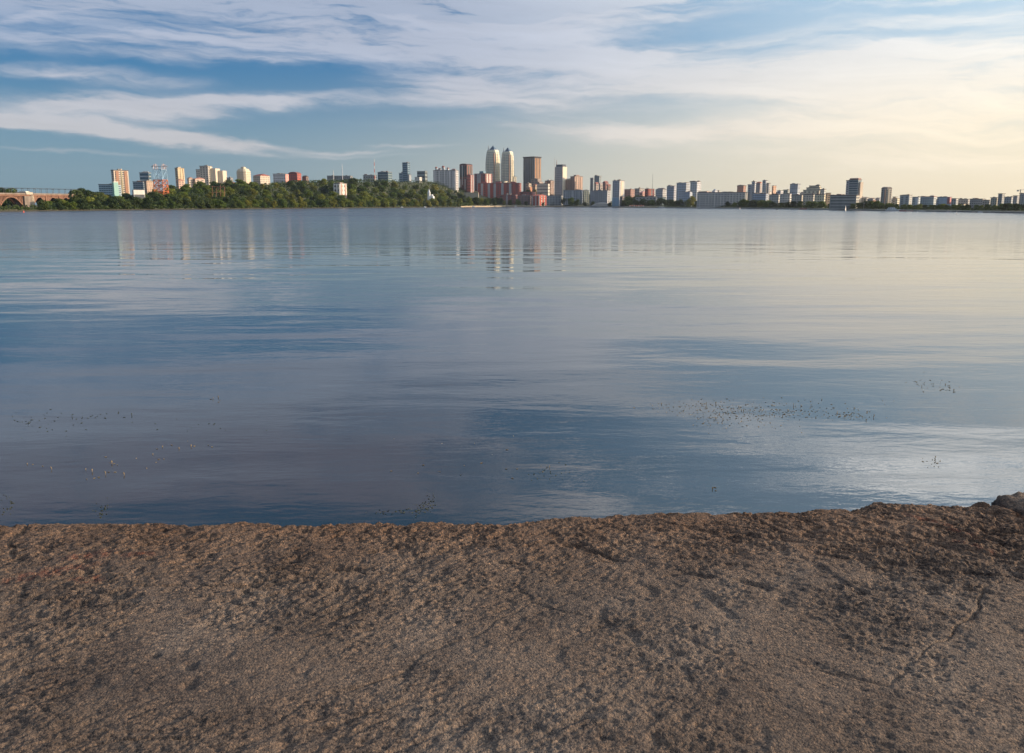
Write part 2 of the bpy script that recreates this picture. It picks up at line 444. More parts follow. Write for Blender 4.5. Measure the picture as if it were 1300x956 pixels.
def cells(x, y, seed, tab=512):
    """angular stones: flat-topped cells with their own height, and the gap between them"""
    rs = np.random.RandomState(seed); PX, PY, PH = rs.rand(tab, tab), rs.rand(tab, tab), rs.rand(tab, tab)
    xi = np.floor(x).astype(int); yi = np.floor(y).astype(int)
    d1 = np.full(x.shape, 9.); d2 = np.full(x.shape, 9.); hh_ = np.zeros(x.shape)
    for i in (-1, 0, 1):
        for j in (-1, 0, 1):
            a = (xi + i) % tab; bq = (yi + j) % tab
            d = np.hypot(xi + i + PX[a, bq] - x, yi + j + PY[a, bq] - y)
            new = d < d1
            d2 = np.where(new, d1, np.minimum(d2, d)); hh_ = np.where(new, PH[a, bq], hh_); d1 = np.where(new, d, d1)
    return hh_, d2 - d1
wx_ = .03 * fbm(x_, y_, 14, 61, 2); wy_ = .03 * fbm(x_, y_, 14, 63, 2)
cL, gL = cells((ux + wx_) * 15, (uy + wy_) * 44, 91); cR, gR = cells((vx + wx_) * 14, (vy + wy_) * 44, 92)
c1_ = cL * (1 - wR) + cR * wR; g1_ = gL * (1 - wR) + gR * wR
c2_, g2_ = cells((x_ + wx_) * 62, (y_ + wy_) * 62, 93)
stones = (c1_ - .5) * 1.0 - np.clip(1 - g1_ * 5, 0, 1) * .45
peb = (c2_ - .5) - np.clip(1 - g2_ * 4, 0, 1) * .5
# rough belt near the edge, smoother towards the camera
belt = np.clip(1.25 - dE / 1.35, .38, 1) * (0.75 + 1.0 * np.clip(.5 + 2.2 * fbm(x_, y_, 1.7, 21, 3), 0, 1))
pits = np.clip(fbm(x_, y_, 9, 31, 3) * 3.2 - .52, 0, 1)
patch = np.clip(.5 + 3.6 * fbm(x_, y_, 2.3, 25, 4, .6), 0, 1); patch = patch * patch * (3 - 2 * patch)
rough = (.22 + .95 * patch) * np.clip(1.35 - dE / 1.7, .55, 1.15)
fur = np.clip(vnoise(ux * 5 + 3, uy * 34, 77) * (1 - wR) + vnoise(vx * 5, vy * 34, 78) * wR - .62, 0, 1)
chip = np.clip(fbm(x_, y_, 15, 35, 3, .55) * 4.5 - .75, 0, 1)
_, gC = cells(x_ * .62 + .16 * fbm(x_, y_, 3, 65, 4) + 7.3, y_ * .9 + .16 * fbm(x_, y_, 3, 66, 4) + 2.2, 95)
crack = np.clip(1 - gC / .012, 0, 1) * np.clip(.5 + 3 * fbm(x_, y_, 2, 67, 2), 0, 1)
zz = -crack * .016 + big * .018 + mid * .018 * belt + (np.abs(st) * -2 + .5) * .010 * belt + st * .012 * belt + fine * .006 * (rough * .8 + .2) - pits * .016 - fur * .045 * rough - chip * .016 * rough + stones * .0105 * rough * np.clip(.45 + dE * 1.6, .45, 1) + peb * .0058 * (.25 + .8 * rough)
# a few deeper scars that the photo shows
def scar(px, py, lx, ly, a, dep):
    global zz
    cx, cy, _ = on_level(px, py, SLAB)
    rx, ry = rot(x_ - cx, y_ - cy, -a)
    rx += .02 * fbm(x_, y_, 12, 51, 2)
    zz = zz - dep * np.exp(-((rx / lx) ** 4 + (ry / ly) ** 4))
scar(728, 691, .055, .022, 0, .040); scar(755, 701, .10, .016, -.6, .018); scar(650, 715, .07, .012, -.1, .020)
scar(312, 743, .06, .015, .1, .030); scar(150, 757, .05, .03, .3, .020); scar(100, 768, .04, .03, .5, .016); scar(440, 722, .07, .02, 0, .026)
scar(958, 742, .06, .022, -.5, .022); scar(912, 770, .025, .13, .35, .009); scar(1078, 745, .022, .07, .5, .011); scar(1050, 850, .07, .02, -.8, .007)
scar(815, 815, .025, .12, .45, .007); scar(1190, 690, .05, .02, -.4, .02); scar(1260, 728, .1, .012, -.3, .02); scar(880, 730, .07, .02, -.4, .018)
# shoulder: the lip is worn down over the last centimetres
lip = np.clip(1 - dE / .09, 0, 1); zz -= lip ** 2 * (.035 + .05 * (vnoise(x_ * 9, y_ * 2, 61)))
zz += .035 * np.exp(-(((x_ - on_level(1236, 634, SLAB)[0]) / .06) ** 2 + (dE / .10) ** 2)) + .018 * np.exp(-(((x_ - on_level(860, 640, SLAB)[0]) / .2) ** 2 + (dE / .12) ** 2))
GZ = SLAB + zz
nx, ny = GX.shape
V = np.stack([GX, GY, GZ], -1).reshape(-1, 3)
I = np.arange(nx * ny).reshape(nx, ny)
Fq = np.stack([I[:-1, :-1], I[1:, :-1], I[1:, 1:], I[:-1, 1:]], -1).reshape(-1, 4)
# front face down into the water
rows = [I[:, -1]]; Vx = [V]; base = nx * ny; FF = [Fq]
for k, (dz, dy) in enumerate([(.05, .015), (.14, .01), (.35, .02), (.8, .05), (1.8, .1), (3.6, .25)]):
    nzv = (vnoise(xs * 6 + 30, xs * 0 + k * 3.7, 81) - .5) * .07
    P = np.stack([xs, EY + dy + nzv, GZ[:, -1] - dz], -1); Vx.append(P)
    idx = base + np.arange(nx); base += nx
    FF.append(np.stack([rows[-1][:-1], rows[-1][1:], idx[1:], idx[:-1]], -1)); rows.append(idx)
V = np.concatenate(Vx); Fq = np.concatenate(FF)
me = bpy.data.meshes.new('embankment')
me.vertices.add(len(V)); me.vertices.foreach_set('co', V.astype(np.float32).ravel())
me.loops.add(Fq.size); me.loops.foreach_set('vertex_index', Fq.astype(np.int32).ravel())
me.polygons.add(len(Fq)); me.polygons.foreach_set('loop_start', (np.arange(len(Fq)) * 4).astype(np.int32)); me.polygons.foreach_set('loop_total', np.full(len(Fq), 4, np.int32))
me.polygons.foreach_set('use_smooth', np.ones(len(Fq), bool))
me.update(); me.validate()
m, n, l, b = new_mat('weathered_concrete')
tcn = n.new('ShaderNodeTexCoord')
def onoise(sc, det, rough=.6, vec=None):
    a = n.new('ShaderNodeTexNoise'); a.inputs['Scale'].default_value = sc; a.inputs['Detail'].default_value = det; a.inputs['Roughness'].default_value = rough
    l.new(vec or tcn.outputs['Object'], a.inputs['Vector']); return a.outputs['Fac']
def ramp(x, stops):
    r = n.new('ShaderNodeValToRGB'); e = r.color_ramp.elements
    e[0].position, e[0].color = stops[0][0], stops[0][1] + (1,); e[1].position, e[1].color = stops[-1][0], stops[-1][1] + (1,)
    for p, c in stops[1:-1]:
        k = e.new(p); k.color = c + (1,)
    l.new(x, r.inputs[0]); return r.outputs[0]
def mixm(f, a, c, mode='MIX'):
    q = n.new('ShaderNodeMix'); q.data_type = 'RGBA'; q.blend_type = mode
    for i, x in ((0, f), (6, a), (7, c)):
        if isinstance(x, (int, float)): q.inputs[i].default_value = x
        elif isinstance(x, tuple): q.inputs[i].default_value = x + (1,)
        else: l.new(x, q.inputs[i])
    return q.outputs[2]
base_c = ramp(onoise(1.7, 5), [(.3, (.125, .098, .080)), (.5, (.160, .128, .106)), (.72, (.205, .174, .150))])
def omap(scale, rz):
    a = n.new('ShaderNodeMapping'); a.inputs['Scale'].default_value = scale; a.inputs['Rotation'].default_value = (0, 0, rz); l.new(tcn.outputs['Object'], a.inputs[0]); return a.outputs[0]
patchy = nsm(onoise(2.9, 6, .65), .40, .62)
g_fine = ramp(onoise(95, 4, .7), [(.32, (.34, .34, .38)), (.47, (.85, .84, .84)), (.6, (1.15, 1.08, 1.0)), (.76, (2.0, 1.7, 1.4))])
g_dash = ramp(onoise(1, 5, .68, omap((34, 74, 40), -.45)), [(.36, (.16, .17, .20)), (.46, (.66, .66, .68)), (.56, (1.08, 1.03, .98)), (.72, (1.8, 1.5, 1.2))])  # dash grain: bluish shadow gaps and sun-warmed grains put into the colour
g_dash2 = ramp(onoise(1, 5, .68, omap((34, 78, 40), .35)), [(.36, (.16, .17, .20)), (.46, (.66, .66, .68)), (.56, (1.08, 1.03, .98)), (.72, (1.8, 1.5, 1.2))])
sepx = n.new('ShaderNodeSeparateXYZ'); l.new(tcn.outputs['Object'], sepx.inputs[0])
side_m = nsm(sepx.outputs['X'], -.3, 1.4)
dash = mixm(side_m, g_dash, g_dash2)
cc = mixm(1.0, base_c, g_fine, 'MULTIPLY')
cc = mixm(nm('ADD', .32, nm('MULTIPLY', patchy, .62)), cc, mixm(1.0, cc, dash, 'MULTIPLY'))
vo = n.new('ShaderNodeTexVoronoi'); vo.inputs['Scale'].default_value = 105; vo.inputs['Randomness'].default_value = 1; l.new(tcn.outputs['Object'], vo.inputs['Vector'])
sv = n.new('ShaderNodeSeparateColor'); l.new(vo.outputs['Color'], sv.inputs[0])
stone = ramp(sv.outputs[0], [(0, (.55, .58, .62)), (.35, (.9, .88, .86)), (.7, (1.05, .98, .9)), (1, (1.6, 1.4, 1.2))])
cc = mixm(.6, cc, mixm(1.0, cc, stone, 'MULTIPLY'))
# brown tint along the edge (object y) and damp dark scabs
sxyz = n.new('ShaderNodeSeparateXYZ'); l.new(tcn.outputs['Object'], sxyz.inputs[0])
edgeness = nsm(sxyz.outputs['Y'], 3.0, 3.9)
cc = mixm(nm('MULTIPLY', edgeness, .75), cc, mixm(1.0, cc, (.90, .68, .52), 'MULTIPLY'))
scab = nsm(onoise(2.6, 7, .75), .50, .60)
cc = mixm(nm('MULTIPLY', scab, .55), cc, mixm(1.0, cc, (.42, .44, .50), 'MULTIPLY'))
# faded red paint
def stain(px, py, rx, ry, a):
    cx, cy, _ = on_level(px, py, SLAB)
    mp = n.new('ShaderNodeMapping'); mp.vector_type = 'TEXTURE'; mp.inputs['Location'].default_value = (cx, cy, SLAB)
    mp.inputs['Rotation'].default_value = (0, 0, a); mp.inputs['Scale'].default_value = (rx, ry, 9)
    l.new(tcn.outputs['Object'], mp.inputs[0])
    ln = n.new('ShaderNodeVectorMath'); ln.operation = 'LENGTH'; l.new(mp.outputs[0], ln.inputs[0])
    return nsm(ln.outputs['Value'], 1.0, .3)
sn = None
for s_ in [(115, 706, .16, .07, .2), (60, 728, .28, .07, .5), (175, 706, .12, .04, .1), (110, 735, .10, .06, .0), (1195, 668, .26, .035, -.95), (1240, 695, .16, .03, -.8)]:
    q = stain(*s_); sn = q if sn is None else nm('MAXIMUM', sn, q)
sn = nm('MULTIPLY', sn, nsm(onoise(22, 4, .7), .40, .58))
cc = mixm(nm('MULTIPLY', sn, .75), cc, mixm(1.0, cc, (.98, .48, .42), 'MULTIPLY'))
l.new(cc, b.inputs['Base Color'])
b.inputs['Roughness'].default_value = .88; b.inputs['Specular IOR Level'].default_value = .3
bp = n.new('ShaderNodeBump'); bp.inputs['Strength'].default_value = 1.0; bp.inputs['Distance'].default_value = .009
hh = nm('ADD', onoise(150, 4, .65), nm('MULTIPLY', vo.outputs['Distance'], -.6)); l.new(hh, bp.inputs['Height']); l.new(bp.outputs[0], b.inputs['Normal'])
CONC = m
me.materials.append(CONC)
slab = bpy.data.objects.new('pavement', me); COL.objects.link(slab)
tag(slab, 'weathered brown concrete embankment with a crumbling edge above the water', kind='structure')

# boulder beyond the broken corner
def boulder(px, py, Yd, sx_, sy_, sz_, seed):
    import bmesh
    bm = bmesh.new(); bmesh.ops.create_icosphere(bm, subdivisions=5, radius=1)
    for q in bm.verts:
        c = np.array(q.co)
        a = fbm(np.array([c[0] * 1.1 + c[2]]), np.array([c[1] * 1.1 - c[2] * .7]), 1.3, seed, 5, .55)[0]
        bb = fbm(np.array([c[0] - c[2]]), np.array([c[1] + c[2]]), 9, seed + 3, 3)[0]
        cc_ = np.sign(c) * np.abs(c) ** .8
        c = cc_ * (1 + .55 * a + .09 * bb)
        q.co = (c[0] * sx_, c[1] * sy_, c[2] * sz_)
    me = bpy.data.meshes.new('boulder'); bm.to_mesh(me); bm.free()
    for p in me.polygons: p.use_smooth = True
    me.materials.append(CONC)
    o = bpy.data.objects.new('boulder', me); COL.objects.link(o)
    x, y, z = at(px, py, Yd); o.location = (x, y, z - sz_ * .95)
    return o
bo = boulder(1322, 631, 4.38, .23, .20, .22, 3)
tag(bo, 'dark brown boulder sticking up beyond the broken corner of the concrete', 'boulder')
# lower broken ledge of the same concrete, which the boulder rests on
ld = MB(); ld.loft([[(2.80, 4.12, -1), (7, 3.7, -1), (7, 5.0, -1), (2.85, 4.9, -1)], [(2.84, 4.14, 2.94), (7, 3.75, 2.94), (7, 4.9, 2.92), (2.9, 4.84, 2.92)], [(2.92, 4.18, 3.0), (7, 3.8, 3.0), (7, 4.8, 2.98), (2.96, 4.78, 2.98)]])
tag(ld.build('kerb', CONC), 'lower broken concrete ledge beyond the pavement edge', kind='structure')

# ------------------------------------------------------------------ trees
LEAF = foliage_mat('leaf_green', (.034, .062, .011), (.092, .140, .020), (.20, .22, .038))
LEAF_Y = foliage_mat('leaf_yellow_green', (.100, .115, .018), (.180, .185, .028), (.26, .24, .045))
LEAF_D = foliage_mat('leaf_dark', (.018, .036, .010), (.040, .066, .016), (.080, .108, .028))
BARK = wall_mat((.07, .055, .042), name='bark')
def crown_mesh(seed, n, leaf, blobs, H=10.0, W=4.2, z0=.12, mat=LEAF, lowfill=.5, name='crown'):
    rs = np.random.RandomState(seed)
    cs = []
    for k in range(blobs):
        a = rs.rand() * 2 * PI; zz_ = z0 + .1 + (1 - z0 - .22) * ((k + .5) / blobs)
        rr_ = W * (.75 * math.sqrt(rs.rand())) * (1 - max(0, zz_ - .55) * 1.5)
        s_ = W * (.42 + .28 * rs.rand()) * (1.0 - .35 * max(0, zz_ - .6) / .4)
        cs.append((rr_ * math.cos(a), rr_ * math.sin(a), zz_ * H, s_))
    v = []; f = []
    for i in range(n):
        c = cs[rs.randint(len(cs))]
        d = rs.randn(3); d /= np.linalg.norm(d)
        r = c[3] * (.62 + .42 * rs.rand() ** .6)
        p = np.array(c[:3]) + d * r * np.array((1, 1, .8))
        if p[2] > H: p[2] = H - rs.rand() * .5
        if p[2] < z0 * H: p[2] = z0 * H + rs.rand() * .8
        nrm = d * .8 + rs.randn(3) * .55; nrm /= np.linalg.norm(nrm)
        t = np.cross(nrm, rs.randn(3)); t /= np.linalg.norm(t); w = np.cross(nrm, t)
        s_ = leaf * (.6 + .8 * rs.rand()); e_ = s_ * (.5 + .4 * rs.rand())
        k = len(v)
        v += [tuple(p - t * s_), tuple(p - w * e_ + t * s_ * .2), tuple(p + t * s_), tuple(p + w * e_ - t * s_ * .1)]
        f.append((k, k + 1, k + 2, k + 3))
    me = bpy.data.meshes.new(name); me.from_pydata(v, [], f); me.materials.append(mat)
    return me, cs
def trunk_mesh(cs, H, r, seed):
    rr = random.Random(seed); mb = MB()
    pts = [(0, 0, -1.0), (.1, .05, H * .2), (.15, -.1, H * .45), (.05, .1, H * .72)]
    for k in range(3): mb.tube(pts[k], pts[k + 1], r * (1 - .28 * k), r * (1 - .28 * (k + 1)), 7)
    for c in cs[:6]:
        z = min(H * .6, max(H * .15, c[2] * .6)); mb.tube((.12, 0, z), (c[0] * .8, c[1] * .8, c[2]), r * .35, r * .12, 5)
    return mb.mesh('trunk', BARK)
PROTO = {}
def proto(kind, seed):
    key = (kind, seed)
    if key in PROTO: return PROTO[key]
    if kind == 'round':   a = dict(n=1500, leaf=.50, blobs=13, H=10, W=4.3, z0=.08, mat=LEAF)
    if kind == 'yellow':  a = dict(n=1300, leaf=.46, blobs=11, H=10, W=3.6, z0=.04, mat=LEAF_Y)
    if kind == 'dark':    a = dict(n=1500, leaf=.50, blobs=13, H=10, W=4.4, z0=.06, mat=LEAF_D)
    if kind == 'column':  a = dict(n=900, leaf=.42, blobs=9, H=12, W=1.5, z0=.05, mat=LEAF_D)
    if kind == 'low':     a = dict(n=1000, leaf=.45, blobs=11, H=6, W=4.2, z0=.02, mat=LEAF)
    me, cs = crown_mesh(seed * 13 + hash_k(kind), **a)
    PROTO[key] = (me, trunk_mesh(cs, a['H'], .24, seed), a['H'])
    return PROTO[key]
def hash_k(k): return sum(ord(c) for c in k)
NTREE = [0]
def tree(px, t, h, kind='round', label='', group=None, wide=1.0, seed=None, name='tree'):
    x, y, z = place(px, t)
    seed = R.randrange(6) if seed is None else seed
    cm, tm, H = proto(kind, seed)
    o = thing(name, label, 'tree', (x, y, z - .15), R.uniform(0, 6.28), group)
    s = h / H; o.scale = (s * wide, s * wide, s)
    inst('crown', cm, o, (0, 0, 0)); inst('trunk', tm, o, (0, 0, 0))
    NTREE[0] += 1
    return o
WOOD = 'dense green wood on the far hillside'
WG = 'trees of the wood on the hillside'
rows = [(2.5, 12), (13, 13), (30, 13), (50, 13), (74, 13), (100, 14), (130, 15)]
for r, (t, step) in enumerate(rows):
    px = 64 + (r % 2) * 6
    while px < 588:
        p2 = px + R.uniform(-3, 3); t2 = max(2, t + R.uniform(-5, 7)); Yd = lerp_tab(YS, p2) + t2
        small = smooth((p2 - 60) / 60)
        h = (7.0 + R.uniform(-1.2, 3.0)) * (.75 + .25 * small) * (1 + .15 * smooth((p2 - 350) / 150))
        if p2 > 565: h *= .8
        kd = R.random()
        if r < 2 and p2 > 545: kind = 'yellow'
        elif r < 2 and p2 > 330: kind = 'yellow' if kd < .48 else 'round'
        elif p2 < 300 and r < 3: kind = 'dark' if kd < .6 else 'round'  # more dark leaves here: shade of the low bank put into leaf colour
        else: kind = 'dark' if kd < .30 else ('yellow' if kd > .86 else 'round')
        lb = {'round': 'green round-crowned tree in the dense hillside wood across the water', 'yellow': 'yellowish green tree in the dense hillside wood across the water',
              'dark': 'dark green tree in the dense hillside wood across the water'}[kind]
        tree(p2, t2, h, kind, lb, {'round': 'green trees', 'yellow': 'yellowish trees', 'dark': 'dark trees'}[kind] + ' of the hillside wood', wide=R.uniform(.95, 1.3) * (1.0 if t < 40 else 1.3))
        # wider spacing where the bank is nearer, so crowns keep a real size
        px += step * (1.25 - .35 * smooth((p2 - 60) / 400)) * (1000 / max(700, Yd)) ** .35
N_WOOD = NTREE[0]
# undergrowth filling the wood: nobody could count it
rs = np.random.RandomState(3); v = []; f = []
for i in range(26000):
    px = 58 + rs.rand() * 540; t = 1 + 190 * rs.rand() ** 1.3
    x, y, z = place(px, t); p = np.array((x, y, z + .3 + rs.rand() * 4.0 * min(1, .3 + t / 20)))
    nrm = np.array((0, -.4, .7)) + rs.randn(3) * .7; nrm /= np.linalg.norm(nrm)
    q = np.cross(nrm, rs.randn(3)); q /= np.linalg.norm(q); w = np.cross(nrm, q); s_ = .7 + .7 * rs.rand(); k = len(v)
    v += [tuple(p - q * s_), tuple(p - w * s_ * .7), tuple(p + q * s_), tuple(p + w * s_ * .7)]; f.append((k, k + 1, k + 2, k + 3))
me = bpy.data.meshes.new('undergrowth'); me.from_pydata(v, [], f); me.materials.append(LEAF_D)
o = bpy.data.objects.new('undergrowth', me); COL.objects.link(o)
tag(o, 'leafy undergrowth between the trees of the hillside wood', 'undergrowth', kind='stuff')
# shrubs along the low shores
def shrub_strip(px0, px1, t0, t1, n, hmax, name, label, seed, mat):
    rs = np.random.RandomState(seed); v = []; f = []
    for i in range(n):
        px = px0 + rs.rand() * (px1 - px0); t = t0 + (t1 - t0) * rs.rand()
        x, y, z = place(px, t); hh_ = hmax * (.35 + .65 * (.5 + .5 * math.sin(px * .9 + 2 * math.sin(px * .31))))
        p = np.array((x, y, z + .1 + rs.rand() * hh_)); nrm = rs.randn(3) + np.array((0, -.3, .4)); nrm /= np.linalg.norm(nrm)
        q = np.cross(nrm, rs.randn(3)); q /= np.linalg.norm(q); w = np.cross(nrm, q); s_ = .3 + .3 * rs.rand(); k = len(v)
        v += [tuple(p - q * s_), tuple(p - w * s_ * .7), tuple(p + q * s_), tuple(p + w * s_ * .7)]; f.append((k, k + 1, k + 2, k + 3))
    me = bpy.data.meshes.new(name); me.from_pydata(v, [], f); me.materials.append(mat)
    o = bpy.data.objects.new(name, me); COL.objects.link(o); tag(o, label, 'undergrowth', kind='stuff')
shrub_strip(-60, 70, 1.5, 12, 2600, 3.0, 'undergrowth', 'low dark undergrowth on the bank beneath the arched bridge', 5, LEAF_D)
shrub_strip(840, 1420, 5, 24, 9000, 2.0, 'undergrowth', 'low shrubs behind the riverside path of the far shore', 6, LEAF_D)

# trees behind the bridge
for px, t, h, k in [(-14, 95, 14, 'dark'), (3, 92, 14.5, 'round'), (14, 98, 15.5, 'dark'), (25, 94, 15, 'round'), (70, 95, 7, 'dark'), (79, 99, 7.5, 'dark'), (90, 92, 6, 'round')]:
    tree(px, t, h, k, 'tree rising behind the deck of the arched railway bridge', 'trees behind the railway bridge')
tree(99, 20, 15, 'column', 'slim dark columnar tree at the wooded end of the railway bridge', wide=.9)
for px, h in [(107, 13), (116, 14.5), (124, 13), (132, 12)]:
    tree(px, 45, h, 'dark', 'dark tree between the railway bridge end and the blue and teal building', 'dark trees between bridge and teal building')

# trees among the town and along the shore, each described by what it stands beside
SHORE = [
    (588, 60, 14, 'dark', 'tree below the dark brown arched apartment tower', 3), (596, 30, 13, 'round', 'tree below the dark brown arched apartment tower', 1),
    (606, 34, 13, 'dark', 'tree below the dark brown arched apartment tower', 1),
    (618, 26, 11, 'round', 'low tree on the beach bank below the long red brick building', 1), (628, 30, 12, 'dark', 'low tree on the beach bank below the long red brick building', 1),
    (640, 24, 8, 'yellow', 'low tree on the beach bank below the long red brick building', 1), (648, 30, 9, 'dark', 'low tree on the beach bank below the long red brick building', 1),
    (659, 22, 8, 'round', 'low tree on the beach bank below the long red brick building', 1), (668, 25, 7, 'dark', 'low tree on the beach bank below the long red brick building', 1),
    (689, 22, 6, 'dark', 'small tree before the bright red and white riverside house', 1), (678, 160, 12, 'yellow', 'tree between the cream house and the red riverside house', 1),
    (670, 165, 11, 'round', 'tree between the cream house and the red riverside house', 1), (686, 150, 7, 'round', 'tree between the cream house and the red riverside house', 1),
    (701, 20, 7, 'dark', 'small tree before the grey riverside house', 1),
    (717, 34, 15, 'dark', 'large tree beside the grey six storey block near the sand mound', 1), (724, 28, 13, 'round', 'large tree beside the grey six storey block near the sand mound', 1),
    (731, 26, 10, 'round', 'large tree beside the grey six storey block near the sand mound', 1),
    (741, 24, 6, 'dark', 'small tree behind the grey sand mound', 1), (751, 24, 7, 'dark', 'small tree behind the grey sand mound', 1), (744, 150, 14, 'dark', 'tree behind the cream end house and grey blocks', 1),
    (757, 120, 10, 'round', 'tree behind the cream end house and grey blocks', 1), (772, 24, 6, 'dark', 'small tree behind the grey sand mound', 1),
]
for px in range(586, 664, 6): SHORE.append((px + R.uniform(-2, 2), R.uniform(40, 66), R.uniform(9, 12), R.choice(['dark', 'round', 'round']), 'leafy tree on the slope between the sandy bank and the long red brick building', 1))
for px, t, h, k, lb, _ in SHORE: tree(px, t, h, k, lb, lb.replace('tree', 'trees', 1))
for px in range(792, 876, 7):
    tree(px + R.uniform(-2, 2), 22 + R.uniform(-6, 14), R.uniform(7.0, 10.0), R.choice(['dark', 'dark', 'round']), 'dark tree on the shore between the white slab tower and the grey terraces', 'dark trees beside the white slab tower', wide=1.25)
for px in (795, 803, 812, 799, 808):
    tree(px, 60 + R.uniform(0, 25), R.uniform(9, 12), 'dark', 'dark tree on the slope between the slim white shore tower and the grey terraces', 'dark slope trees beside the white slab tower', wide=1.3)
tree(876, 26, 13.5, 'yellow', 'tall olive tree standing before the long grey facade', wide=.9)
tree(871, 27, 9, 'round', 'shorter green tree beside the tall olive tree before the long facade')
def strip(px0, px1, step, h0, h1, lb, kinds=('dark', 'dark', 'round'), t=14, wide=1.3, gaps=()):
    px = px0
    while px < px1:
        if not any(a <= px <= bq for a, bq in gaps):
            tree(px + R.uniform(-2, 2), t + R.uniform(-4, 5), R.uniform(h0, h1), R.choice(kinds), lb, lb.replace('tree', 'trees', 1), wide=wide)
        px += step * R.uniform(.75, 1.25)
strip(882, 940, 8.5, 4.5, 7.5, 'dark shore tree below the long grey riverside facade', gaps=((892, 897), (909, 915)))
strip(942, 972, 7.5, 7.5, 9, 'dark bushy shore tree below the cluster of grey high rises', wide=1.4)
strip(978, 1046, 8.5, 5.0, 6.5, 'dark shore tree below the grey and beige stepped blocks', gaps=((1004, 1006),), wide=1.4)
strip(1047, 1083, 7, 3.8, 5.0, 'small shore tree before the long low grey slab', kinds=('dark', 'round'), wide=1.1)
strip(1086, 1110, 7, 4.6, 5.8, 'shore tree between the tallest grey tower and the rounded brown tower', kinds=('dark', 'round'), wide=1.4)
strip(1113, 1180, 7, 3.0, 4.6, 'shore tree below the pale grey blocks beyond the rounded brown tower', kinds=('dark', 'round', 'round'), wide=1.3)
strip(1182, 1245, 7.5, 3.0, 4.4, 'shore tree below the bluish hall and the low roofs next to it', kinds=('dark', 'round'), wide=1.3)
strip(1247, 1330, 8, 3.0, 4.2, 'shore tree at the end of the town by the crane', kinds=('dark', 'dark', 'round'), wide=1.4)

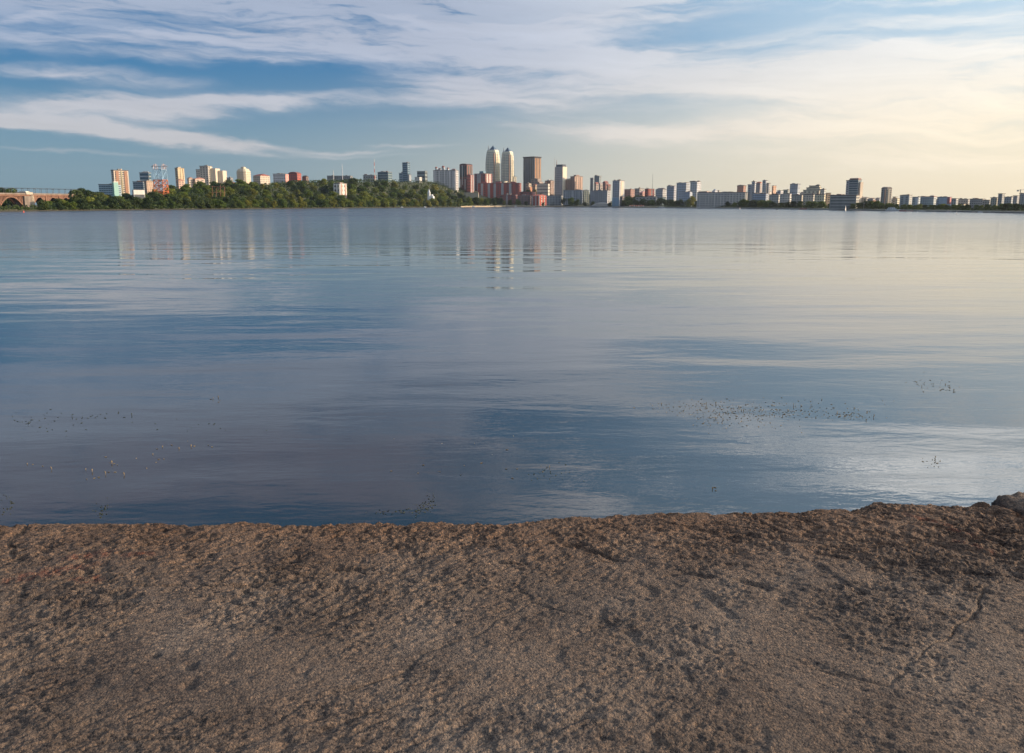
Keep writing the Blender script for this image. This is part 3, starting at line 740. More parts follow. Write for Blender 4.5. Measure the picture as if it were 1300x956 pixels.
# ------------------------------------------------------------------ buildings
GREY = (.36, .36, .37); CREAM = (.55, .48, .38); WHITE = (.68, .66, .62); BRICK = (.30, .12, .08); PINK = (.50, .36, .30); TAN = (.44, .35, .27); BROWN = (.20, .13, .10)
DARK = (.09, .08, .08); BLUEG = (.26, .31, .36); RED = (.42, .10, .08); PALEB = (.40, .46, .50)
GL = glass_mat((.085, .095, .105), .25); GL_B = glass_mat((.05, .10, .14), .18); GL_W = glass_mat((.10, .11, .12), .2)
NB = [0]
class B:
    """a rectangular building whose near corner stands in photo column `split`, on the ground"""
    def __init__(s, name, label, px0, split, px1, ytop, toff, wall, theta=38, roof=(.13, .12, .12), depth=None, cat='building', group=None, base=None, ytop2=None):
        if split is None: split = px1; theta = 4; depth = depth or 14
        Yd = lerp_tab(YS, split) + toff
        x, y, z = place(split, toff)
        al = math.atan2(x, y); th = math.radians(theta)
        k = Yd * math.cos(al) / F
        s.a = max(1.5, (split - px0) * k / max(.15, math.cos(th))); s.b = depth or max(3, (px1 - split) * k / max(.15, math.sin(th)))
        if split - px0 < .5: s.a = depth or 12
        s.k = k; s.Yd = Yd
        s.z0 = z - 1.2 if base is None else at(split, base, Yd)[2]
        s.ztop = at(split, ytop, Yd)[2]
        s.h = s.ztop - s.z0
        s.rz = -(al + th)
        c_, s_ = math.cos(s.rz), math.sin(s.rz)
        # root at the middle of the base; corner is local (a/2, -b/2)
        lx, ly = s.a / 2, -s.b / 2
        s.root = thing(name, label, cat, (x - (c_ * lx - s_ * ly), y - (s_ * lx + c_ * ly), s.z0), s.rz, group)
        s.x0, s.x1, s.y0, s.y1 = -s.a / 2, s.a / 2, -s.b / 2, s.b / 2
        if isinstance(wall, tuple) and px0 > 820: wall = tuple(min(.74, c * 1.45) for c in wall)      # pale panel concrete, lightened further to stand in for haze
        s.wall = wall_mat(wall) if isinstance(wall, tuple) else wall
        s.roofm = wall_mat(roof, name='roof')
        NB[0] += 1
    def zof(s, py): return at(CX + F * math.tan(0) if False else s.pxmid(), py, s.Yd)[2] - s.z0
    def pxmid(s): return CX + F * s.root.location.x / s.root.location.y
    def body(s, x0=0, x1=1, y0=0, y1=1, z0=0, z1=None, mat=None, name='wall', roof=True, parapet=.5):
        z1 = s.h if z1 is None else z1
        X0, X1 = s.x0 + s.a * x0, s.x0 + s.a * x1; Y0_, Y1_ = s.y0 + s.b * y0, s.y0 + s.b * y1
        w = MB().box(X0, X1, Y0_, Y1_, z0, z1 - .02).build(name, mat or s.wall, s.root)
        if roof:
            MB().box(X0 - .25, X1 + .25, Y0_ - .25, Y1_ + .25, z1, z1 + parapet).build('roof', s.roofm, s.root)
            if R.random() < .8 and (X1 - X0) > 3:
                for q in range(R.choice((1, 2, 2, 3))):
                    cx = X0 + (X1 - X0) * R.uniform(.12, .88); cy = Y0_ + (Y1_ - Y0_) * R.uniform(.2, .7); w = min(2.2, (X1 - X0) * .12) * R.uniform(.5, 1.2)
                    MB().box(cx - w, cx + w, cy - w * .7, cy + w * .7, z1 + parapet + .01, z1 + parapet + s.k * R.uniform(.5, 1.5)).build('roof_vent', wall_mat(R.choice(((.30, .29, .28), (.42, .40, .38), (.24, .16, .14)))), s.root)
        s.cur = (X0, X1, Y0_, Y1_, z0, z1)
        return s
    def rooftop(s, fx0, fx1, hh_, mat=(.3, .29, .28), name='lift_housing', fy0=.3, fy1=.7):
        X0, X1, Y0_, Y1_, z0, z1 = s.cur; w = X1 - X0; d = Y1_ - Y0_
        MB().box(X0 + w * fx0, X0 + w * fx1, Y0_ + d * fy0, Y0_ + d * fy1, z1 + .4, z1 + hh_ * s.k).build(name, wall_mat(mat), s.root)
        return s
    def mast(s, fx, hh_, r=.25, mat=(.4, .4, .4)):
        X0, X1, Y0_, Y1_, z0, z1 = s.cur
        p = (X0 + (X1 - X0) * fx, (Y0_ + Y1_) / 2, z1)
        MB().tube(p, (p[0], p[1], z1 + hh_ * s.k), r, r * .5).build('antenna', wall_mat(mat), s.root)
        return s
    def windows(s, nf=None, ns=None, fl=None, zlo=None, ratio=.46, hr=.44, glass=None, cap=84, zhi=None, name='window', sides='fs', pitch=None):
        X0, X1, Y0_, Y1_, z0, z1 = s.cur
        zlo = z0 + 1.2 if zlo is None else zlo; zhi = z1 - .6 if zhi is None else zhi
        a, bb = X1 - X0, Y1_ - Y0_
        fh = min(fl or 99, 2.7 * s.k)
        pt = 2.7 * s.k
        nfl = max(1, int((zhi - zlo) / fh)); nf = nf if nf is not None else max(1, int(a / pt)); ns = ns if ns is not None else max(1, int(bb / pt))
        if 'f' not in sides: nf = 0
        if 's' not in sides: ns = 0
        while nfl * (nf + ns) > cap:
            if nfl > 14: nfl -= 1
            elif nf > 2 and nf >= ns: nf -= 1
            elif ns > 2: ns -= 1
            else: nfl -= 1
        if nfl * (nf + ns) <= 0: return s
        fh = (zhi - zlo) / nfl
        g = glass or GL
        if nf:
            ww = a / nf * ratio; me = MB().box(-ww / 2, ww / 2, -.10, .06, 0, fh * hr).mesh(name, g)
            for i in range(nf):
                for j in range(nfl): inst(name, me, s.root, (X0 + a * (i + .5) / nf, Y0_, zlo + fh * (j + .28)))
        if ns:
            ww = bb / ns * ratio; me = MB().box(-.06, .10, -ww / 2, ww / 2, 0, fh * hr).mesh(name, g)
            for i in range(ns):
                for j in range(nfl): inst(name, me, s.root, (X1, Y0_ + bb * (i + .5) / ns, zlo + fh * (j + .28)))
        return s
    def bands(s, n, glass=None, hr=.5, zlo=None, zhi=None, name='window_row', inset=.04, mat=None):
        X0, X1, Y0_, Y1_, z0, z1 = s.cur
        zlo = z0 + 1 if zlo is None else zlo; zhi = z1 - .3 if zhi is None else zhi
        fh = (zhi - zlo) / n; a = X1 - X0; bb = Y1_ - Y0_
        mf = MB().box(X0 + a * inset, X1 - a * inset, Y0_ - .12, Y0_ + .05, 0, fh * hr).mesh(name, mat or glass or GL)
        ms = MB().box(X1 - .05, X1 + .12, Y0_ + bb * inset, Y1_ - bb * inset, 0, fh * hr).mesh(name, mat or glass or GL)
        for j in range(n):
            inst(name, mf, s.root, (0, 0, zlo + fh * (j + .3))); inst(name, ms, s.root, (0, 0, zlo + fh * (j + .3)))
        return s
    def strips(s, face, fr, w, mat, name='balcony_stack', proud=.45, z0=None, z1=None):
        """upright strips standing proud of the front (f) or side (s) face at the given fractions"""
        X0, X1, Y0_, Y1_, zz0, zz1 = s.cur
        z0 = zz0 if z0 is None else z0; z1 = zz1 - .4 if z1 is None else z1
        mt = wall_mat(mat) if isinstance(mat, tuple) else mat
        for q in fr:
            if face == 'f':
                a = X1 - X0; c = X0 + a * q; MB().box(c - a * w / 2, c + a * w / 2, Y0_ - proud, Y0_ + .03, z0, z1).build(name, mt, s.root)
            else:
                a = Y1_ - Y0_; c = Y0_ + a * q; MB().box(X1 - .03, X1 + proud, c - a * w / 2, c + a * w / 2, z0, z1).build(name, mt, s.root)
        return s
    def pitched(s, rise, mat, over=.4, ridge='x'):
        X0, X1, Y0_, Y1_, z0, z1 = s.cur; r = rise * s.k
        X0 -= over; X1 += over; Y0_ -= over; Y1_ += over
        mb = MB(); ym = (Y0_ + Y1_) / 2; xm = (X0 + X1) / 2
        if ridge == 'x':
            i = .18 * (X1 - X0)
            mb.v = [(X0, Y0_, z1), (X1, Y0_, z1), (X1, Y1_, z1), (X0, Y1_, z1), (X0 + i, ym, z1 + r), (X1 - i, ym, z1 + r)]
            mb.f = [(0, 3, 2, 1), (0, 1, 5, 4), (2, 3, 4, 5), (1, 2, 5), (3, 0, 4)]
        elif ridge == 'y':
            mb.v = [(X0, Y0_, z1), (X1, Y0_, z1), (X1, Y1_, z1), (X0, Y1_, z1), (xm, Y0_, z1 + r), (xm, Y1_, z1 + r)]
            mb.f = [(0, 3, 2, 1), (0, 1, 4), (1, 2, 5, 4), (2, 3, 5), (3, 0, 4, 5)]
        else:
            mb.v = [(X0, Y0_, z1), (X1, Y0_, z1), (X1, Y1_, z1), (X0, Y1_, z1), (xm, ym, z1 + r)]
            mb.f = [(0, 3, 2, 1), (0, 1, 4), (1, 2, 4), (2, 3, 4), (3, 0, 4)]
        mb.build('roof', wall_mat(mat, name='roof'), s.root)
        return s

# --- far left, on the ridge behind the wood
b_ = B('office_building', 'low bluish glass office with a teal end wing beside the brick striped tower', 135, 152.5, 163, 234.5, 110, (.34, .44, .50), 34)
b_.body(0, 1, 0, 1).windows(nf=6, ns=3, fl=3.2, glass=GL_B, ratio=.8)
MB().box(b_.x1 - b_.a * .02, b_.x1 + 1.6, b_.y0 - .6, b_.y0 + b_.b * .5, 0, b_.h + 2.3).build('wing', wall_mat((.24, .41, .38)), b_.root)
MB().box(b_.x1 - b_.a * .05, b_.x1 + 1.8, b_.y0 - .8, b_.y0 + b_.b * .5, b_.h + 2.32, b_.h + 2.9).build('roof', wall_mat(WHITE), b_.root)
b_ = B('apartment_tower', 'tall apartment tower striped in orange brick and cream above the teal building', 152, 155.2, 173.6, 216.5, 190, (.62, .52, .42), 66)
b_.body(parapet=.8).strips('s', (.22, .80), .20, (.38, .21, .14), proud=.5).strips('s', (.51,), .07, (.40, .36, .22)).windows(nf=1, ns=6, cap=80)
b_.rooftop(.2, .8, 2.6, CREAM, fy0=.38, fy1=.62)
b_ = B('office_building', 'tiered glass office with a curved white frame between brick tower and pylon', 187, 198.5, 201.5, 219.5, 200, PALEB, 30)
b_.body().bands(7, GL_B, .65); b_.body(.72, 1, 0, 1, 0, b_.h * .96, wall_mat(WHITE), 'sun_tinted_end', False)  # white end section: brightness of the sunlit side put into its colour
MB().loft([[(b_.x0 + b_.a * .3, yy, b_.h + .5) for yy in (b_.y0, b_.y0 + .9)] + [(b_.x1 + .5, yy, b_.h + .5) for yy in (b_.y0 + .9, b_.y0)],
           [(b_.x0 + b_.a * .45, yy, b_.h + 1.9) for yy in (b_.y0, b_.y0 + .9)] + [(b_.x1 - 1.2, yy, b_.h + 1.6) for yy in (b_.y0 + .9, b_.y0)]]).build('roof_frame', wall_mat(WHITE), b_.root)
b_ = B('office_building', 'low blue grey glass block in front of the tiered office', 178, 190, 193, 231, 150, BLUEG, 25); b_.body().windows(fl=3.2, glass=GL_B, ratio=.8)
b_ = B('apartment_block', 'small cream and brick block between the tiered office and the pylon', 192, 195, 203, 230, 140, (.56, .40, .30), 60); b_.body().windows(fl=3.2).rooftop(.1, .6, 1.2, CREAM)
b_ = B('pavilion', 'long white flat pavilion roof showing above the dark bank trees', 176, 178, 192, 241, 60, WHITE, 70); b_.body(roof=False); b_.bands(1, GL_W, .4)
b_ = B('apartment_tower', 'slim cream apartment tower with a blue grey shaded side near the pylon', 231.5, 234.5, 243, 213.5, 230, (.64, .50, .32), 62)
b_.body().strips('s', (.12, .5, .88), .12, (.70, .58, .40)).windows(nf=1, ns=3, cap=60).rooftop(.1, .9, 1.6, (.6, .5, .36), fy0=.2, fy1=.6)
for q in [('house', 'pinkish low house at the foot of the slim cream tower', 232, 235, 242, 229, (.58, .40, .32), 190, (.40, .18, .14)),
          ('house', 'low cream house with pointed turret beside the slim cream tower', 246, 248, 253, 226.5, (.62, .50, .40), 195, (.35, .2, .16)),
          ('house', 'long low cream house with reddish roof before the grey stepped slab', 253, 256, 268, 227, (.60, .48, .40), 190, (.42, .20, .16))]:
    b_ = B(q[0], q[1], q[2], q[3], q[4], q[5], q[7], q[6], 60); b_.body(roof=False).pitched(1.8, q[8]).windows(fl=3.4, cap=24)
b_ = B('apartment_block', 'wide slab of flats stepping in three lit cream bays with a grey shaded side', 257.5, 272.6, 278, 211, 230, (.50, .46, .41), 30)
b_.body(.0, .32, 0, 1, 0, b_.h * .86, roof=True).windows(nf=3, ns=0, cap=24); b_.body(.32, 1, 0, 1).windows(nf=5, ns=2, cap=64).strips('s', (.5,), .3, (.70, .58, .42))  # side strip and wings are paler: sunlight on the bays painted in
MB().box(b_.x1 + .02, b_.x1 + b_.a * .42, b_.y0 + b_.b * .5, b_.y0 + b_.b * 1.6, 0, b_.h * .92).build('wing', wall_mat((.60, .52, .42)), b_.root)
MB().box(b_.x1 + b_.a * .43, b_.x1 + b_.a * .80, b_.y0 + b_.b * 1.1, b_.y0 + b_.b * 2.1, 0, b_.h * .84).build('wing', wall_mat((.60, .52, .42)), b_.root)
b_ = B('house', 'little grey block with an orange roofed extension next to the round shouldered tower', 295, 300, 303, 226, 200, GREY, 40); b_.body().windows(fl=3.2, cap=20)
MB().box(b_.x1, b_.x1 + 4, b_.y0, b_.y0 + b_.b * .8, 0, b_.h * .6).build('extension', wall_mat((.55, .24, .14)), b_.root)
# round shouldered cream tower
b_ = B('apartment_tower', 'round shouldered cream apartment tower with ringed balconies above the wood', 307, 318, 326, 214, 210, (.58, .50, .38), 40)
def oct_ring(a, bb, z, ch=.3): return [(-a + a*ch, -bb, z), (a - a*ch, -bb, z), (a, -bb + bb*ch, z), (a, bb - bb*ch, z), (a - a*ch, bb, z), (-a + a*ch, bb, z), (-a, bb - bb*ch, z), (-a, -bb + bb*ch, z)]
A_, B2 = b_.a / 2, b_.b / 2
MB().loft([oct_ring(A_, B2, 0), oct_ring(A_, B2, b_.h * .86), oct_ring(A_ * .93, B2 * .93, b_.h * .93), oct_ring(A_ * .78, B2 * .78, b_.h)]).build('wall', b_.wall, b_.root)
bm_ = MB().loft([oct_ring(A_ + .5, B2 + .5, 0), oct_ring(A_ + .5, B2 + .5, 1.3)]).mesh('balcony_ring', wall_mat((.66, .58, .46)))
for j in range(9): inst('balcony_ring', bm_, b_.root, (0, 0, b_.h * (.09 + j * .092)))
MB().box(-2.2, 2.2, -2, 2, b_.h + .01, b_.h + 2.2).build('lift_housing', wall_mat(CREAM), b_.root)
for dx in (-1.5, 0, 1.5): MB().tube((dx, 0, b_.h + 2.2), (dx, 0, b_.h + 4.2), .15, .08).build('antenna', wall_mat(GREY), b_.root)
b_ = B('house', 'cream villa with a dark red hipped roof on the wooded ridge', 328, 337, 349, 223, 160, (.60, .52, .42), 50); b_.body(roof=False).pitched(2.4, (.30, .09, .07)).windows(fl=3.2, cap=40)
b_ = B('apartment_block', 'bluish white block with a pink end wall beside the red gabled building', 353, 368, 372, 221, 170, (.50, .52, .56), 24)
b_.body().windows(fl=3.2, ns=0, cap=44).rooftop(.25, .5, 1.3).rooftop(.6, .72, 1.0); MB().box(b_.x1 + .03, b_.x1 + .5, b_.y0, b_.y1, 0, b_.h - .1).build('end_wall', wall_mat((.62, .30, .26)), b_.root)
b_ = B('apartment_block', 'red building with an arched gable at the crest of the wood', 372, 383, 388, 221, 175, (.42, .11, .09), 34)
b_.body(roof=False).windows(fl=3.2, cap=40)
mb = MB(); nseg = 10
mb.loft([[(b_.a / 2 * 1.03 * math.cos(PI * k / nseg), y_q, b_.h + 2.9 * abs(math.sin(PI * k / nseg))) for k in range(nseg + 1)] for y_q in (b_.y1 + .3, b_.y0 - .3)]).build('roof', wall_mat((.24, .08, .07)), b_.root)
b_ = B('house', 'low dark roofed house next to the red gabled building', 389, 394, 397, 224.5, 170, (.22, .15, .13), 34); b_.body(roof=False).pitched(1.8, (.10, .07, .06)).windows(fl=3, cap=12)
b_ = B('office_building', 'long low grey building on the wooded crest beneath the white masts', 420, 449, 452, 223.5, 190, (.22, .23, .24), 12); b_.body().windows(fl=3.2, nf=12, ns=1, cap=30)
b_ = B('villa', 'white columned villa with a pink lit side half hidden in the wood', 427.5, 436, 444, 233, 62, WHITE, 44)
b_.body().windows(fl=3.6, cap=16, nf=2, ns=2).strips('f', (.1, .5, .9), .08, WHITE, 'column', 1.0).strips('s', (.2, .8), .14, (.60, .36, .28), 'bay').rooftop(.3, .7, 1.6, (.62, .42, .34))  # pink side strips paint the warm light on this face
b_ = B('office_building', 'low grey block beside the red and white mast', 465, 480, 482, 222.5, 220, (.30, .31, .31), 14); b_.body().windows(fl=3.2, cap=24)
b_ = B('office_building', 'grey glass office block between the mast and the blue office tower', 483, 496, 501, 218.5, 200, (.22, .27, .28), 30); b_.body().bands(4, GL_B, .6).rooftop(.2, .6, 1.0)
b_ = B('office_tower', 'slender blue glass office tower rising alone above the wood', 514, 520.5, 523.5, 206.5, 240, (.24, .32, .40), 30)
b_.body().bands(10, GL_B, .62).strips('f', (.05, .95), .08, (.16, .2, .24), 'corner_pier', .3)
b_.body(-.7, 0, 0, .9, 0, b_.h * .5, wall_mat((.34, .42, .48)), 'annex').windows(fl=3.4, glass=GL_B, ratio=.8, cap=14); b_.body(1.0, 1.25, 0, .9, 0, b_.h * .42, wall_mat((.30, .33, .36)), 'annex')
b_ = B('office_building', 'small grey rooftop block beyond the blue office tower', 532, 542, 545, 217.5, 240, (.26, .31, .31), 26); b_.body().bands(3, GL, .5).mast(.95, 2.5)
b_ = B('house', 'low pale house below the small grey rooftop block', 529, 535, 538, 225, 190, WHITE, 30); b_.body().windows(fl=3.2, cap=12)
# big block with turrets
b_ = B('apartment_block', 'broad pale grey apartment block with dark red turret roofs', 552, 580, 583.5, 216.5, 150, (.50, .49, .50), 18)
b_.body(0, 1, 0, 1, parapet=.8).windows(nf=9, ns=2, cap=96, fl=4.2).strips('f', (.06, .28, .5, .72, .94), .05, (.60, .58, .58), 'pilaster', .6)
for fx, w, hp in ((.12, .06, 3.6), (.27, .07, 1.8), (.43, .09, 4.6), (.64, .07, 2.4), (.90, .16, .8)):
    X0 = b_.x0 + b_.a * (fx - w / 2); X1 = b_.x0 + b_.a * (fx + w / 2)
    MB().box(X0, X1, b_.y0 - .2, b_.y0 + 4, b_.h + .82, b_.h + 1 + hp * .7 * b_.k).build('turret', b_.wall, b_.root)
    MB().prism([(X0 - .4, b_.y0 - .6), (X1 + .4, b_.y0 - .6), (X1 + .4, b_.y0 + 4.4), (X0 - .4, b_.y0 + 4.4)], b_.h + 1.02 + hp * .7 * b_.k, b_.h + 1 + (hp + .6) * b_.k, .45).build('turret_roof', wall_mat((.28, .09, .07)), b_.root)
# dark tower with arched bays
b_ = B('apartment_tower', 'dark brown apartment tower with three arched glass bays on top', 584.8, 594, 601, 209.5, 160, (.26, .13, .11), 40)
b_.body(roof=False); b_.windows(nf=3, ns=2, cap=40, zhi=b_.h * .55)
for face, fr in (('f', (.2, .55, .88)), ('s', (.3, .75))):
    b_.strips(face, fr, .2, glass_mat((.05, .07, .07), .2), 'glazed_bay', .35, z0=b_.h * .58, z1=b_.h * .97)
b_.strips('f', (.38,), .07, WHITE, 'pier', .5, z0=b_.h * .3).strips('f', (.15, .75), .14, (.55, .50, .48), 'balcony_stack', .6, z0=b_.h * .1, z1=b_.h * .5)
mb = MB(); nseg = 10
mb.loft([[(b_.a / 2 * 1.03 * math.cos(PI * k / nseg), y_q, b_.h + 2.6 * math.sin(PI * k / nseg) + .01) for k in range(nseg + 1)] for y_q in (b_.y1 + .3, b_.y0 - .3)]).build('roof', wall_mat((.10, .06, .06)), b_.root)
b_ = B('apartment_block', 'narrow red and white striped block at the foot of the dark brown arched tower', 594, 598, 602.5, 222, 135, (.44, .15, .13), 50)
b_.body().strips('s', (.3,), .16, WHITE).strips('s', (.75,), .12, WHITE).windows(fl=3.3, cap=30)
b_ = B('wall', 'pale stone terrace wall in the trees below the broad turreted block', 553, 580, 582, 245, 110, (.46, .40, .30), 10, depth=3, cat='wall'); b_.body(parapet=.25)
b_ = B('wall', 'grassy topped stone terrace wall below the dark brown arched tower', 590, 608, 612, 244.5, 80, (.40, .36, .28), 14, depth=3, cat='wall'); b_.body(parapet=.25)
b_ = B('apartment_block', 'maroon block with grey centre and blue rooftop box beside the twin towers', 603, 617, 625.5, 220.5, 190, (.30, .12, .11), 36)
b_.body().strips('f', (.42,), .34, (.42, .42, .42), 'bay').strips('s', (.25, .65), .2, (.62, .55, .50)).windows(cap=60, ratio=.4); b_.rooftop(.28, .62, 3.4, (.16, .27, .34), 'rooftop_box')

# twin towers
def twin(label, px0, split, px1, ytop, yap, tof, side_right):
    b_ = B('skyscraper', label, px0, split, px1, ytop, tof, (.80, .73, .56), 36, cat='skyscraper', group='twin towers with pyramid roofs')
    h = b_.h; A_, B2 = b_.a / 2, b_.b / 2
    prof = [(0, 1.0), (.62, 1.0), (.72, .985), (.80, .95), (.87, .90), (.93, .86), (1.0, .78)]
    def ring(fz, s_): return oct_ring(A_ * s_, B2 * s_, h * fz, .22)
    MB().loft([ring(a, c) for a, c in prof]).build('wall', b_.wall, b_.root)
    def sc(fz):
        for (a, c), (d, e) in zip(prof, prof[1:]):
            if fz <= d: return c + (e - c) * (fz - a) / (d - a)
        return prof[-1][1]
    # ribbon of glass on each floor
    nfl = 24
    for j in range(nfl):
        f0 = .04 + .94 * j / nfl; f1 = f0 + .94 / nfl * .34
        MB().loft([[(x * 1.006, y * 1.006, z) for x, y, z in ring(f0, sc(f0))], [(x * 1.006, y * 1.006, z) for x, y, z in ring(f1, sc(f1))]]).build('window_row', glass_mat((.30, .31, .29), .25), b_.root)
    # brown corner piers and centre fins
    for (fx, fy, mt) in ((A_ * .80, -B2 - .1, (.42, .24, .16)), (-A_ * .1, -B2 - .1, (.60, .56, .46)), (A_ + .1, B2 * .05, (.72, .66, .50)), (A_ + .1, -B2 * .62, (.66, .58, .42)), (-A_ * .72, -B2 - .1, (.60, .57, .50))):
        rings = []
        for a, c in prof[:6]:
            cx, cy = fx * c, fy * c; w = .75
            rings.append([(cx - w, cy - w, h * a), (cx + w, cy - w, h * a), (cx + w, cy + w, h * a), (cx - w, cy + w, h * a)])
        MB().loft(rings).build('pier', wall_mat(mt), b_.root)
    # crown: deck, blue pyramid, spire
    MB().box(-A_ * .66, A_ * .66, -B2 * .66, B2 * .66, h + .01, h + 1.0).build('parapet', wall_mat(WHITE), b_.root)
    ap = (ytop - yap) * b_.k; w = A_ * .47; d = B2 * .47; ox = A_ * .06
    mb = MB(); mb.box(ox - w * .92, ox + w * .92, -d * .92, d * .92, h + 1.01, h + 1.6); mb.build('drum', wall_mat((.30, .36, .40)), b_.root)
    mb = MB(); mb.v = [(ox - w, -d, h + 1.61), (ox + w, -d, h + 1.61), (ox + w, d, h + 1.61), (ox - w, d, h + 1.61), (ox, 0, h + ap)]; mb.f = [(0, 3, 2, 1), (0, 1, 4), (1, 2, 4), (2, 3, 4), (3, 0, 4)]
    mb.build('pyramid_roof', glass_mat((.05, .09, .14), .3), b_.root)
    MB().tube((ox, 0, h + ap - .4), (ox, 0, h + ap + 2), .2, .05).build('finial', wall_mat(GREY), b_.root)
    MB().prism([(-A_ * .66, -B2 * .5), (-A_ * .54, -B2 * .5), (-A_ * .54, -B2 * .3), (-A_ * .66, -B2 * .3)], h + 1.01, h + ap * .98, .35).build('spire', wall_mat((.34, .36, .40)), b_.root)
    return b_
t1 = twin('taller of two cream twin towers with blue pyramid roof, beside the maroon block', 616.2, 629.2, 636.3, 190.5, 184.3, 300, 1)
t2 = twin('shorter of two cream twin towers with blue pyramid roof, next to the low cream extension', 635.6, 648, 653.4, 192.5, 186.8, 262, 1)
b_ = B('annex_building', 'low bright cream building joining the shorter twin tower', 651, 652, 655.6, 224.5, 250, (.66, .60, .46), 60); b_.body().windows(fl=3.4, cap=20)
b_ = B('building_entrance', 'two storey cream podium in front of the twin towers', 628, 640, 650, 230, 245, (.60, .54, .42), 30, cat='building'); b_.body().windows(fl=3.4, cap=30)
# long red brick block
b_ = B('apartment_block', 'long red brick building with grey glazed bays below the twin towers', 607, 658.5, 661.5, 232.5, 90, (.34, .095, .075), 12)
b_.body(parapet=.6).strips('f', (.10, .27, .415, .60, .79), .055, (.36, .40, .42), 'glazed_bay', .9).windows(nf=13, ns=1, cap=98, fl=3.3, ratio=.42)
for c in (.15, .5, .86):
    w = b_.a * .07; xm = b_.x0 + b_.a * c
    MB().prism([(xm - w, b_.y0 - .3), (xm + w, b_.y0 - .3), (xm + w, b_.y0 + 6), (xm - w, b_.y0 + 6)], b_.h + .62, b_.h + 2.6, .7).build('gable', wall_mat((.28, .09, .08)), b_.root)
b_ = B('building', 'low dark red wing stepping down from the long red brick building to the beach', 633, 654, 657, 247.5, 46, (.26, .11, .10), 14); b_.body().windows(fl=3.2, cap=30).strips('f', (.5,), .1, (.35, .33, .33), 'bay')
b_ = B('building', 'dull brown low row between the red wing and the red riverside house', 657, 673, 675, 248.5, 48, (.22, .15, .14), 12); b_.body().windows(fl=3.2, cap=30)
b_ = B('building', 'dark red terrace building above the brown low row', 660, 675, 680, 243.5, 95, (.30, .12, .11), 22); b_.body().windows(fl=3.2, cap=24)
# dark tower
b_ = B('skyscraper', 'dark grey high rise with upright fins and a flat overhanging top', 664, 677.8, 686, 200.5, 290, (.085, .105, .13), 38, cat='skyscraper', roof=(.05, .05, .06))
b_.body(parapet=1.6).strips('f', (.02, .167, .333, .5, .667, .833, .98), .045, (.17, .20, .25), 'fin', .35).strips('s', (.12,), .1, (.55, .28, .14), 'fin', .8).strips('s', (.38, .60, .86), .13, (.46, .27, .16), 'fin', .5)  # orange of the side fins is low sunlight put into their colour
b_.windows(nf=6, ns=4, fl=6.2, ratio=.6, hr=.7, cap=98)
MB().box(b_.x0 - 1, b_.x1 + 1, b_.y0 - 1, b_.y1 + 1, b_.h + 1.62, b_.h + 2.9).build('overhang', wall_mat((.08, .08, .09)), b_.root)
b_ = B('apartment_block', 'grey brown apartment block clinging to the foot of the dark finned high rise', 674, 684, 689, 227, 265, (.34, .28, .26), 34); b_.body(0, .8).windows(fl=3.6, cap=40); b_.body(.8, 1, 0, 1, 0, b_.h * .8)
b_ = B('house', 'small cream house with an orange lit side above the riverside trees', 667, 671, 674, 233, 170, (.60, .50, .38), 48); b_.body().windows(fl=3.4, cap=14)
MB().box(b_.x1, b_.x1 + 2.6, b_.y0, b_.y1, 0, b_.h * .72).build('extension', wall_mat((.58, .30, .18)), b_.root)  # orange box for the lit side, sun warmth in its colour
b_ = B('office_building', 'plain white office block with a dark roof before the dark finned high rise', 681, 695, 697, 233.5, 150, (.62, .58, .50), 14); b_.body(parapet=.9).bands(4, GL_W, .22)
b_ = B('house', 'cream and red house between two white blocks on the slope', 676, 679, 681.5, 235, 165, (.58, .44, .32), 48); b_.body(roof=False).pitched(1.4, (.36, .14, .1)).windows(cap=10)
b_ = B('apartment_block', 'brown block with dark roof between the white office and the white slab tower', 691, 698, 702.5, 229.5, 210, (.34, .24, .20), 40); b_.body().windows(fl=3.5, cap=36).rooftop(.2, .5, 1.6, WHITE).rooftop(.65, .9, 1.0)
b_ = B('house', 'bright red and white gabled house on the riverside', 675, 684, 694, 248.5, 30, (.62, .52, .48), 44); b_.body(roof=False).pitched(1.7, (.48, .12, .08), ridge='x').strips('s', (.15, .5, .85), .17, (.55, .10, .07), 'red_bay', .35).strips('f', (.3, .75), .2, (.55, .12, .08), 'red_bay', .35).windows(nf=3, ns=3, fl=3.1, cap=18)
b_ = B('building', 'low grey flat roofed building on the riverside next to the red house', 693, 711, 713.5, 248.5, 34, (.34, .36, .37), 10); b_.body().windows(fl=3.2, nf=8, ns=1, cap=24)
# white slab tower
b_ = B('office_tower', 'white slab office tower with a blank side and a dark blue top storey', 703.2, 712.6, 718, 211.5, 130, (.52, .48, .46), 34)
b_.body(0, 1, 0, 1, roof=False).windows(nf=5, ns=0, fl=3.0, cap=95, ratio=.5, hr=.42, glass=GL_W)
MB().box(b_.x1 + .02, b_.x1 + .6, b_.y0, b_.y1, 0, b_.h - .1).build('end_wall', wall_mat((.70, .62, .50)), b_.root)  # cream sheet over the sunny side, its sunlight painted in
MB().box(b_.x0 + b_.a * .16, b_.x1 + .3, b_.y0 - .25, b_.y0 + b_.b * .8, b_.h + .01, b_.h + 3.6).build('top_storey', wall_mat((.09, .11, .15)), b_.root)
MB().tube((b_.x0 + b_.a * .14, b_.y0 + 2, b_.h - 1), (b_.x0 + b_.a * .14, b_.y0 + 2, b_.h + 11.5), .8, .3, 8).build('spire', wall_mat((.50, .36, .30)), b_.root)
b_ = B('apartment_block', 'reddish brown stepped apartment block beside the white slab tower', 717, 728, 738, 224, 150, (.42, .28, .22), 42)
